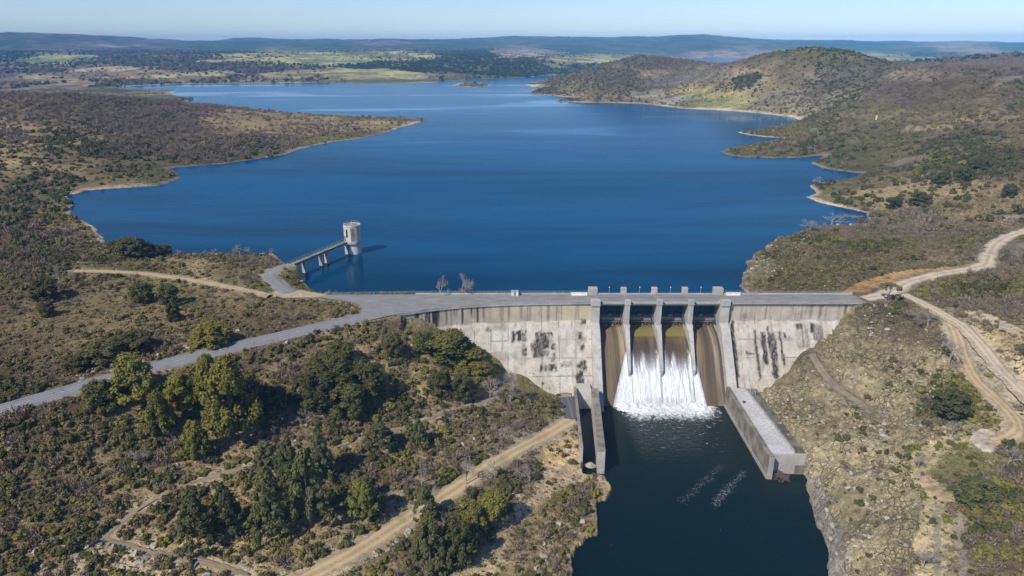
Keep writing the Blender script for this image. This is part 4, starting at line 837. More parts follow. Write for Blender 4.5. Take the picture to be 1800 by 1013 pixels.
def wmask(X_, Z_, s):
    m = np.clip((-11.5 - (Z_ + 1.3 * fbm(X_ * .35, Z_ * 0, 161, 2))) / 10.0, 0, 1) ** 1.15
    e = sstep(.16, .02, s) + sstep(.84, .98, s) + .55 * sstep(.10, .0, np.abs(s - .42))
    return np.clip(m * 1.05 + e * sstep(-10.5, -15.5, Z_) * .7 * (1 - .35 * m), 0, 1.05)
cst = lambda v: (lambda z: 0 * z + v)
fall('waterfall', 42.6, 52.3, cst(42.6), cst(53.15), 'white sheet of water pouring down the second bay from the left', wmask)
fall('waterfall', 54.1, 63.7, cst(53.25), cst(64.4), 'white sheet of water pouring down the third bay from the left', wmask)
# fans of spray escaping round the outer piers
def fan(xa, fb, label):
    z = np.linspace(-12.4, -28.6, 60); y = np.interp(-z, -PR[::1, 1][np.argmax(PR[:, 1]):], PR[np.argmax(PR[:, 1]):, 0]); nx = 20; s = np.linspace(0, 1, nx)
    XX = xa + (fb(z) - xa)[:, None] * s; ZZ = np.repeat(z[:, None], nx, 1); YY = np.repeat(y[:, None], nx, 1); th = .15 + .5 * sstep(-12, -26, ZZ)
    me = np_mesh('waterfall', np.stack([XX, YY - th * .78, ZZ + th * .62], -1).reshape(-1, 3), grid_faces(60, nx)); attr(me, 'white', np.clip(1.0 - .55 * s[None] ** 3 - .0 * ZZ, 0, 1).ravel())
    S(link('waterfall', me, M['white_water']), label)
fan(42.55, BL, 'narrow fan of white water spreading over the dry left bay'); fan(64.4, BR, 'narrow fan of white water spreading over the dry right bay')
# boiling foam at the foot
gx, gy = np.meshgrid(np.linspace(33.5, 70, 150), np.linspace(-22.5, -33, 60))
env = sstep(34.5, 38, gx) * sstep(69.8, 66, gx); ff = sstep(-31.5, -24.8, gy + 2.2 * fbm(gx * .35, gy * .2, 171, 3)) * env
hz_ = -28.25 + ff * (.55 + 1.1 * sstep(-27.5, -24.5, gy)) * (.75 + .6 * fbm(gx * .9, gy * .9, 173, 4)) - .35 * (1 - sstep(0, .25, ff))
me = np_mesh('foam', np.stack([gx, gy, hz_], -1).reshape(-1, 3), grid_faces(60, 150)[:, ::-1]); attr(me, 'white', (ff * 1.0).ravel())
t = NT('foam'); n = t.noise(t.pos(), 1.4, 5, .7); fb_ = t.bsdf(t.mix(t.ramp(n, .35, .6), (.55, .59, .58), (.84, .85, .85)), .7, t.bump(n, .3, .2), .2); fm_ = t.n('MixShader'); ft_ = t.n('BsdfTransparent'); t.l(t.ramp(t.math('ADD', t.attr('white'), t.math('MULTIPLY', t.math('SUBTRACT', t.noise(t.pos(), 1.1, 6, .75), .5), 1.3)), .25, .75), fm_.inputs[0]); t.l(ft_.outputs[0], fm_.inputs[1]); t.l(fb_.outputs[0], fm_.inputs[2]); M['foam'] = t.done(fm_)
tag(link('foam', me, M['foam']), 'white boiling foam at the foot of the spillway', kind='stuff')

# thin spray hanging over the foot of the fall
bm = bmesh.new(); bmesh.ops.create_icosphere(bm, subdivisions=4, radius=1)
for v in bm.verts:
    k_ = 1 + .22 * math.sin(v.co.x * 9) * math.cos(v.co.y * 6 + 1) + .1 * math.sin(v.co.x * 23 + 2)
    v.co = Vector((52 + v.co.x * 15.5, -25.0 + v.co.y * 4.2 * k_, -28.4 + max(v.co.z, -.08) * 4.6 * k_))
me = bpy.data.meshes.new('spray'); bm.to_mesh(me); bm.free()
m = bpy.data.materials.new('spray'); m.use_nodes = True; m.node_tree.nodes.clear(); pv = m.node_tree.nodes.new('ShaderNodeVolumePrincipled'); pv.inputs['Color'].default_value = (.95, .96, .97, 1); pv.inputs['Density'].default_value = .055
om = m.node_tree.nodes.new('ShaderNodeOutputMaterial'); m.node_tree.links.new(pv.outputs[0], om.inputs['Volume']); tag(link('spray', me, m), 'thin white spray drifting over the foot of the spillway', kind='stuff')
# ---------------------------------------------------------------- side channel and right platform
def wall_between(name, label, cat, A, B, w, zt, zb_, mat, dk=None, group=None):
    ax, ay = A; bx, by = B; d = Vector((bx - ax, by - ay)).normalized(); n = Vector((-d.y, d.x)) * w / 2
    poly = [(ax + n.x, ay + n.y), (bx + n.x, by + n.y), (bx - n.x, by - n.y), (ax - n.x, ay - n.y)]
    r = empty(name, ((ax + bx) / 2, (ay + by) / 2, zb_)); tag(r, label, cat, group)
    part(MB().prism_z(poly, zb_, zt).build('wall', M[mat], bevel=.08), r)
    n2 = n * 1.06; poly = [(ax + n2.x, ay + n2.y), (bx + n2.x, by + n2.y), (bx - n2.x, by - n2.y), (ax - n2.x, ay - n2.y)]
    part(MB().prism_z(poly, zt + .002, zt + .25).build('coping', M['old_concrete'], bevel=.05), r); return r
wall_between('training_wall', 'thick stained concrete wall between side channel and spillway pool', 'wall', (28.65, -24.5), (26.2, -63.5), 2.2, -20.6, -32, 'pier_concrete')
wall_between('training_wall', 'thin concrete wall on the land side of the side channel', 'wall', (21.9, -23.5), (20.6, -61.5), .8, -20.6, -32, 'pier_concrete')
r = MB().prism_x([(-19, -31), (-25.5, -31), (-25.0, -24.5), (-23.5, -21.4), (-19, -21.4)], 22.3, 27.5).build('channel_sill', M['pier_concrete']); tag(r, 'concrete block closing the head of the narrow side channel', 'sill')
pf = empty('stilling_basin_platform', (80, -44, -31)); tag(pf, 'long flat concrete platform beside the spillway pool below the right wing', 'platform')
part(MB().prism_z([(75.6, -23), (85.0, -23), (86.3, -63.6), (75.6, -63.6)], -32, -21.15).build('block', M['pier_concrete'], bevel=.08), pf)
part(MB().prism_z([(75.9, -24), (80.5, -24), (82.4, -63.4), (75.9, -63.4)], -21.14, -21.0).build('deck', M['deck_concrete']), pf)
part(MB().prism_z([(74.5, -23), (75.7, -23), (75.7, -66.2), (74.3, -66.2)], -32, -20.5).build('side_wall', M['old_concrete'], bevel=.06), pf)
part(MB().prism_z([(74.25, -23.5), (74.5, -23.5), (74.5, -66.0), (74.05, -66.0)], -32, -26.9).build('footing', M['kerb_concrete'], bevel=.06), pf)
part(MB().prism_z([(74.3, -66), (75.72, -66), (75.72, -66.3), (74.25, -66.3)], -32, -20.5).build('wall_end', M['crest_concrete']), pf)
part(MB().prism_z([(80.5, -24), (80.85, -24), (82.75, -63.4), (82.4, -63.4)], -21.14, -20.45).build('kerb', M['crest_concrete']), pf)
part(MB().prism_z([(80.9, -24), (84.8, -24), (86.1, -63.4), (82.8, -63.4)], -21.14, -21.06).build('drain', M['mossy_concrete']), pf)
part(railing([(80.68, -24, -20.45), (82.58, -63.2, -20.45)], .7, 2.6), pf)
part(MB().prism_z([(83.2, -63.5), (86.3, -63.5), (86.4, -63.8), (83.2, -63.8)], -32, -25.0).build('buttress', M['old_concrete']), pf)
fx = at_z(1323, 697, -21); r = empty('steel_frame', fx); tag(r, 'small grey steel frame at the upper end of the platform', 'frame')
m = MB()
for dx in (-.9, .9):
    m.beam((dx, 0, 0), (dx * .8, .8, 2.6), .14); m.beam((dx, 1.9, 0), (dx * .8, .8, 2.6), .14)
m.beam((-.75, .8, 2.6), (.75, .8, 2.6), .16); m.build('trestle', M['rail_steel'], r); MB().box(-.7, .7, .6, 1.0, .2, 1.3).build('sluice_plate', M['grey_steel'], r)
db = at_z(1373, 843, -28); m = MB(); rr_ = random.Random(3)
for i in range(70):
    a = rr_.random() * 6.28; q = rr_.random() ** .5; c_ = Vector((db[0] + 2.0 * q * math.cos(a), db[1] + 1.5 + 3.0 * q * math.sin(a), -27.9 + (1 - q) * 1.3 + rr_.random() * .3)); d_ = Vector((rr_.uniform(-1, 1), rr_.uniform(-1, 1), rr_.uniform(-.25, .25))).normalized() * rr_.uniform(.5, 1.5)
    m.tube([c_ - d_, c_ + d_], rr_.uniform(.05, .16), 5)
simple('driftwood', (.13, .095, .075), .95, .5, 3, .1); tag(m.build('driftwood_pile', M['driftwood']), 'brown heap of driftwood against the end of the platform', 'driftwood', kind='thing')

# ---------------------------------------------------------------- intake tower and footbridge
A_ = at_z(503, 467.5, 6.2); TX, TY = -73.6, 70.0
tw = empty('intake_tower', (TX, TY, 0)); tag(tw, 'round white concrete intake tower standing in the lake', 'tower')
def lathe(prof, n=48, cx=0, cy=0):
    m = MB(); v = [(cx + r_ * math.cos(2 * math.pi * k / n), cy + r_ * math.sin(2 * math.pi * k / n), z) for r_, z in prof for k in range(n)]
    f = [(i * n + k, i * n + (k + 1) % n, (i + 1) * n + (k + 1) % n, (i + 1) * n + k) for i in range(len(prof) - 1) for k in range(n)]
    return m.add(v, f)
concrete('tower_concrete', (.50, .475, .43), (.60, .575, .53), streak=.22)
lathe([(0, -6), (3.0, -6), (3.0, 5.3), (0, 5.3)], 40, .7, 0).build('lower_shaft', M['tower_concrete'], tw)
lathe([(0, 5.32), (3.7, 5.32), (3.7, 13.0), (3.85, 13.0), (3.85, 13.6), (3.4, 13.6), (3.4, 13.15), (0, 13.25)], 48).build('upper_chamber', M['tower_concrete'], tw)
lathe([(3.6, 5.0), (3.9, 5.0), (3.9, 5.65), (3.6, 5.65)], 48).build('ring_band', M['crest_concrete'], tw)
lathe([(0, 13.2), (3.38, 13.2), (3.3, 13.32), (0, 13.42)], 32).build('roof', M['old_concrete'], tw)
def on_cyl(a, r_, w_, z0, z1, d_, name, mat):
    a0 = R(a); u = Vector((math.cos(a0), math.sin(a0), 0)); s_ = Vector((-math.sin(a0), math.cos(a0), 0)); m = MB()
    v = [u * (r_ + q) + s_ * e + Vector((0, 0, z)) for z in (z0, z1) for q in (-.25, d_) for e in (-w_ / 2, w_ / 2)]
    m.add(v, [(0, 1, 3, 2), (4, 6, 7, 5), (0, 4, 5, 1), (2, 3, 7, 6), (0, 2, 6, 4), (1, 5, 7, 3)]); return m.build(name, M[mat], tw)
wn = on_cyl(-120, 3.65, 1.0, 8.2, 12.0, .1, 'window', 'dark_void'); on_cyl(-75, 3.65, 1.4, 6.6, 12.4, .12, 'panel', 'old_concrete'); on_cyl(-98, 3.65, 1.3, 5.7, 12.9, .18, 'pilaster', 'tower_concrete'); on_cyl(-52, 3.65, 1.1, 5.7, 12.9, .18, 'pilaster', 'tower_concrete'); on_cyl(-20, 3.65, 1.1, 5.7, 12.9, .18, 'pilaster', 'tower_concrete'); on_cyl(-158, 3.65, 1.1, 5.7, 12.9, .18, 'pilaster', 'tower_concrete')
on_cyl(-142, 3.65, .9, 6.4, 8.6, .1, 'door', 'dark_void')
MB().box(-3.6, -2.3, -2.2, .9, -6, 5.3).build('leg', M['tower_concrete'], tw)
MB().tube([(0, 0, 13.2), (0, 0, 15.4)], [.08, .05], 6).build('mast', M['white_paint'], tw)
m = MB()
for k in range(24): a = 2 * math.pi * k / 24; m.box(3.62 * math.cos(a) - .03, 3.62 * math.cos(a) + .03, 3.62 * math.sin(a) - .03, 3.62 * math.sin(a) + .03, 13.7, 14.5)
for k in range(48):
    a, b_ = 2 * math.pi * k / 48, 2 * math.pi * (k + 1) / 48; m.beam((3.62 * math.cos(a), 3.62 * math.sin(a), 14.5), (3.62 * math.cos(b_), 3.62 * math.sin(b_), 14.5), .05)
m.build('railing', M['rail_steel'], tw)
B_ = (TX - 3.0, TY - 3.0, 6.3)
fb = empty('footbridge', ((A_[0] + B_[0]) / 2, (A_[1] + B_[1]) / 2, 0)); tag(fb, 'slender grey footbridge from the shore to the intake tower', 'footbridge')
part(MB().beam((A_[0], A_[1], A_[2] - .25), (B_[0], B_[1], B_[2] - .25), 2.1, .3).build('deck', M['old_concrete']), fb)
dv = Vector(B_) - Vector(A_); nv = Vector((-dv.y, dv.x, 0)).normalized()
for s_ in (-1, 1):
    o_ = nv * s_ * .95; part(MB().beam(Vector(A_) + o_ + Vector((0, 0, -.75)), Vector(B_) + o_ + Vector((0, 0, -.75)), .3, .6).build('girder', M['brown_steel']), fb)
    o_ = nv * s_ * 1.08; part(railing([tuple(Vector(A_) + o_), tuple(Vector(B_) + o_)], 1.0, 1.8), fb)
for f_, ww in ((.27, 1.0), (.60, 2.6)):
    c_ = Vector(A_) + dv * f_; u = dv.normalized()
    for s_ in ((-1, 1) if f_ > .5 else (0,)):
        q = c_ + u * s_ * 1.9
        poly = [tuple((q + nv * a + u * b)[:2]) for a, b in ((-1, -.35), (1, -.35), (1, .35), (-1, .35))]
        o = part(MB().prism_z(poly, -6, A_[2] - 1.1).build('pier', M['pier_concrete']), fb)
# ================================================================ VEGETATION AND ROCKS
def leafmat(name, c, var=.35, spec=.12, rough=.75):
    t = NT(name); oi = t.n('ObjectInfo').outputs['Random']; p = t.pos(); n = t.noise(p, .9, 2, .5); tint = t.attr('tint')
    k = t.math('ADD', t.math('MULTIPLY', t.math('SUBTRACT', oi, .5), var * 1.5), t.math('MULTIPLY', t.math('SUBTRACT', tint, .5), var * 1.6)); k = t.math('ADD', k, t.math('MULTIPLY', t.math('SUBTRACT', n, .5), var)); k = t.math('ADD', k, 1.0)
    sc1 = t.n('VectorMath'); sc1.operation = 'SCALE'; sc1.inputs[0].default_value = c; t.l(k, sc1.inputs['Scale'])
    c2 = t.mix(t.math('MULTIPLY', t.math('FRACT', t.math('MULTIPLY', oi, 7.3)), .45), sc1.outputs[0], tuple(v * q for v, q in zip(c, (1.35, 1.05, .8))))
    M[name] = t.done(t.bsdf(c2, rough, None, spec)); return M[name]
leafmat('pine_green', (.150, .152, .030)); leafmat('pine_dark', (.086, .096, .036)); leafmat('oak_dark', (.080, .083, .028)); leafmat('broom_green', (.150, .145, .032)); leafmat('twig_grey', (.21, .17, .128), .3); leafmat('olive_dull', (.155, .13, .055)); leafmat('far_forest', (.042, .050, .028), .3)
simple('bark', (.15, .115, .085), .95, .3, 2, .1); simple('pale_bark', (.30, .265, .23), .95, .25, 2, .1)

def leaf_cloud(rng, centers, radii, n_each, size, up=.25, flat=1.0, out=.75):
    """quads scattered on the shells of clumps, facing roughly outwards: reads as foliage from every side"""
    V_, T_ = [], []
    for c, r_ in zip(centers, radii):
        n = n_each; d = rng.normal(size=(n, 3)); d /= np.linalg.norm(d, axis=1)[:, None] + 1e-9
        d[:, 2] = np.where(d[:, 2] < -.35, -d[:, 2], d[:, 2])
        q = c + d * (r_ * (rng.uniform(.45, 1.08, n) ** .6))[:, None] * np.array([1, 1, flat])
        nr = d * out + rng.normal(size=(n, 3)) * (1 - out) * 1.1 + np.array([0, 0, up]); nr /= np.linalg.norm(nr, axis=1)[:, None]
        a = np.cross(nr, rng.normal(size=(n, 3))); a /= np.linalg.norm(a, axis=1)[:, None] + 1e-9; b = np.cross(nr, a)
        s = (size * rng.uniform(.55, 1.35, n))[:, None]
        quad = np.stack([q - a * s - b * s * .6, q + a * s * .8 - b * s * .7, q + a * s + b * s * .65, q - a * s * .7 + b * s * .75], 1)
        V_.append(quad.reshape(-1, 3)); tv = np.clip(rng.uniform(.2, .8) + rng.normal(size=n) * .18, 0, 1); T_.append(np.repeat(tv, 4))
    V_ = np.concatenate(V_); return V_, np.arange(len(V_)).reshape(-1, 4), np.concatenate(T_)
def blob(rng, c, r_, flat=1.0, n=1):
    bm = bmesh.new(); bmesh.ops.create_icosphere(bm, subdivisions=n, radius=1)
    v = np.array([x.co for x in bm.verts]); f = [[x.index for x in q.verts] for q in bm.faces]; bm.free()
    v = v * (r_ * rng.uniform(.75, 1.1, (len(v), 1))) * np.array([1, 1, flat]) + c
    return v, [t + [t[2]] for t in f]
def mesh_of(name, parts, mat):
    vs, fs, ts, b = [], [], [], 0
    me = bpy.data.meshes.new(name); allv = []; allf = []
    for v, f, tn in parts:
        allv += v.tolist(); allf += [tuple(dict.fromkeys(int(i) + b for i in q)) for q in f]; b += len(v); ts.append(np.full(len(v), tn) if np.isscalar(tn) else tn)
    me.from_pydata(allv, [], allf); attr(me, 'tint', np.concatenate(ts)); me.materials.append(M[mat]); return me
def bush_mesh(name, seed, mat, kind='round', quads=15):
    rng = np.random.default_rng(seed); k = {'round': 6, 'wide': 8, 'spiky': 5}[kind]
    ce = np.stack([rng.uniform(-.62, .62, k), rng.uniform(-.62, .62, k), rng.uniform(.18, .62, k)], 1); ce[0] = (0, 0, .55)
    ra = rng.uniform(.32, .52, k)
    lv = leaf_cloud(rng, ce, ra, quads, .15)
    parts = [lv]
    for c, r_ in zip(ce, ra): v, f = blob(rng, c * np.array([1, 1, .85]), r_ * .84); parts.append((v, f, .25))
    return mesh_of(name, parts, mat)
def twig_mesh(name, seed, mat, n=46):
    rng = np.random.default_rng(seed); V_ = []
    for i in range(n):
        a = rng.uniform(0, 6.28); el = rng.uniform(.25, 1.45); d = np.array([math.cos(a) * math.cos(el), math.sin(a) * math.cos(el), math.sin(el)]); L = rng.uniform(.6, 1.15); s = np.cross(d, rng.normal(size=3)); s /= np.linalg.norm(s); o_ = np.array([rng.uniform(-.3, .3), rng.uniform(-.3, .3), 0])
        for t0, t1, w in ((.1, .75, .035), (.55, 1.0, .045)):
            e = d + rng.normal(size=3) * .18; V_.append([o_ + d * L * t0 - s * w, o_ + d * L * t0 + s * w, o_ + e * L * t1 + s * w * .7, o_ + e * L * t1 - s * w * .7])
    ce = np.stack([rng.uniform(-.5, .5, 5), rng.uniform(-.5, .5, 5), rng.uniform(.2, .6, 5)], 1); lv = leaf_cloud(rng, ce, [.42] * 5, 9, .085, out=.3)
    V_ = np.array(V_).reshape(-1, 3); parts = [(V_, np.arange(len(V_)).reshape(-1, 4), np.repeat(rng.uniform(.2, .9, len(V_) // 4), 4)), lv]
    v, f = blob(rng, np.array([0, 0, .2]), .45, .6); parts.append((v, f, .1)); return mesh_of(name, parts, mat)
BUSH = {0: [bush_mesh('shrub', 200 + i, 'broom_green', ('round', 'wide', 'round')[i]) for i in range(3)], 1: [bush_mesh('shrub', 210 + i, 'oak_dark', ('round', 'wide', 'round')[i]) for i in range(3)], 2: [twig_mesh('shrub', 220 + i, 'twig_grey') for i in range(3)], 3: [bush_mesh('shrub', 230 + i, 'olive_dull', ('wide', 'wide', 'round')[i], 12) for i in range(3)], 4: [bush_mesh('tree_clump', 240 + i, 'far_forest', 'round', 8) for i in range(2)]}
t = NT('boulder_rock'); p = t.pos(); n = t.noise(p, 1.1, 6, .65); oi = t.n('ObjectInfo').outputs['Random']; c = t.mix(t.ramp(n, .3, .7), (.25, .215, .155), (.43, .375, .28)); c = t.mix(t.ramp(oi, .75, 1.0, 0, .8), c, (.42, .40, .36)); M['rock'] = t.done(t.bsdf(c, .95, t.bump(n, .6, .3), .1))
t = NT('pale_rock'); p = t.pos(); n = t.noise(p, 1.1, 6, .65); oi = t.n('ObjectInfo').outputs['Random']; c = t.mix(t.ramp(n, .3, .7), (.26, .235, .20), (.46, .43, .385)); c = t.mix(t.math('MULTIPLY', oi, .5), c, (.42, .36, .28)); M['pale_rock'] = t.done(t.bsdf(c, .95, t.bump(n, .6, .3), .1))
def rock_mesh(name, seed, mat='rock'):
    rng = np.random.default_rng(seed); bm = bmesh.new()
    for v in rng.normal(size=(16, 3)):
        v /= np.linalg.norm(v); v = v * rng.uniform(.8, 1.1) * np.array([1.0, .8, .62]); bm.verts.new(v)
    bmesh.ops.convex_hull(bm, input=bm.verts); bmesh.ops.delete(bm, geom=[v for v in bm.verts if not v.link_faces], context='VERTS')
    me = bpy.data.meshes.new(name); bm.to_mesh(me); bm.free(); me.materials.append(M[mat]); return me
ROCKM = [rock_mesh('boulder', 300 + i) for i in range(5)] + [rock_mesh('boulder', 310 + i, 'pale_rock') for i in range(5)]

def near_attr(A, x, y):
    u, v = lp(x, y); j = np.clip(np.rint(np.interp(v, V, np.arange(NV))).astype(int), 0, NV - 1); i = np.clip(np.rint(np.interp(u, U, np.arange(NU))).astype(int), 0, NU - 1); return A[j, i]
def scatter(n, r0, r1, th=46):
    r_ = np.sqrt(RNG.uniform(r0 * r0, r1 * r1, n)); a = RNG.uniform(-R(th), R(th), n); return CX + r_ * np.sin(a), CY + r_ * np.cos(a), r_
# ---------------------------------------------------------------- trees placed one by one
def limb_tree(m, rng, p, d, L, r_, depth, spread=.55, n=3):
    q = p + d * L; m.tube([p, p + d * L * .5 + Vector(rng.normal(size=3)) * L * .05, q], [r_, r_ * .8, r_ * .58], 5, False)
    if depth <= 0: return
    for i in range(n + 2 * (depth < 3)):
        e = (d + Vector(rng.normal(size=3)) * spread + Vector((0, 0, .12))).normalized(); s = rng.uniform(.45, 1.0)
        limb_tree(m, rng, p + d * L * s, e, L * rng.uniform(.55, .8), r_ * .58, depth - 1, spread, n)
def make_tree(kind, seed):
    """unit-size crown and trunk meshes: height 1, crown width 1"""
    rng = np.random.default_rng(seed)
    if kind == 'bare':
        m = MB(); limb_tree(m, rng, Vector((0, 0, -.03)), Vector((0, 0, 1)), .30, .020, 5, .62, 3)
        v = np.array(m.v); tk = [i for i in range(len(v)) if i < 15]
        tr = MB().tube([(0, 0, -.05), (.004, .003, .16), (0, 0, .31)], [.030, .025, .019], 7)
        v[:, :2] *= .5 / np.percentile(np.abs(v[:, :2]), 93); v[:, 2] *= 1.0 / v[:, 2].max()
        me = bpy.data.meshes.new('crown'); me.from_pydata(v.tolist(), [], m.f); me.materials.append(M['pale_bark'])
    else:
        cs, rs = [], []
        if kind == 'pine':
            for i in range(84):
                z = rng.uniform(.17, .95); e = min(1, ((1.0 - z) / .62)) ** .75 * min(1, ((z - .08) / .22)) ** .6 * .42 + .05; a = rng.uniform(0, 6.28); q = e * rng.uniform(.35, 1.0) ** .6
                cs.append((q * math.cos(a), q * math.sin(a), z)); rs.append(rng.uniform(.08, .14))
            par = (58, .019, .40)
        elif kind == 'fir':
            for i in range(84):
                z = rng.uniform(.08, .97); e = (1.0 - z) ** .85 * .50 + .025; a = rng.uniform(0, 6.28); q = e * rng.uniform(.3, 1.0) ** .5
                cs.append((q * math.cos(a), q * math.sin(a), z)); rs.append(rng.uniform(.055, .105))
            par = (54, .018, .25)
        elif kind == 'umbrella':
            for i in range(34):
                a = rng.uniform(0, 6.28); q = .44 * rng.uniform(0, 1) ** .55; z = .86 - .34 * q + rng.uniform(-.08, .06); cs.append((q * math.cos(a), q * math.sin(a), z)); rs.append(rng.uniform(.07, .11))
            par = (50, .018, .4)
        else:
            for i in range(62):
                z = rng.uniform(.06, .92); e = math.sqrt(max(0, 1 - ((z - .38) / .60) ** 2)) * .42; a = rng.uniform(0, 6.28); q = e * rng.uniform(.3, 1.0) ** .5
                cs.append((q * math.cos(a), q * math.sin(a), z)); rs.append(rng.uniform(.10, .17))
            par = (62, .021, .3)
        cs = np.array(cs); lv = leaf_cloud(rng, cs, rs, par[0], par[1], up=par[2]); parts = [lv]
        for c, r_ in zip(cs, rs): v, f = blob(rng, c, r_ * .70); parts.append((v, f, .15))
        me = mesh_of('crown', parts, {'pine': 'pine_green', 'fir': 'pine_dark', 'oak': 'oak_dark', 'umbrella': 'olive_dull', 'broom': 'broom_green'}[kind])
        tr = MB().tube([(0, 0, -.06), (.006, .004, .3), (-.005, .003, .62), (0, 0, .9)], [.024, .020, .013, .004], 7)
        for i in range(7):
            z = rng.uniform(.3, .75); a = rng.uniform(0, 6.28); L = rng.uniform(.15, .3); tr.tube([(0, 0, z), (L * math.cos(a), L * math.sin(a), z + L * .5)], [.009, .003], 5, False)
    tm = bpy.data.meshes.new('trunk'); tm.from_pydata(tr.v, [], tr.f); tm.materials.append(M['pale_bark' if kind == 'bare' else 'bark']); return me, tm
TM = {k: [make_tree(k, s + 17 * i) for i in range(n)] for k, s, n in (('pine', 400, 4), ('fir', 500, 4), ('oak', 600, 4), ('bare', 700, 4), ('umbrella', 800, 1), ('broom', 900, 2))}
NAME = {'pine': ('pine_tree', 'pine tree'), 'fir': ('conifer_tree', 'conifer'), 'oak': ('oak_tree', 'oak'), 'bare': ('bare_tree', 'bare tree'), 'umbrella': ('umbrella_tree', 'tree'), 'broom': ('broom_bush', 'broom bush')}
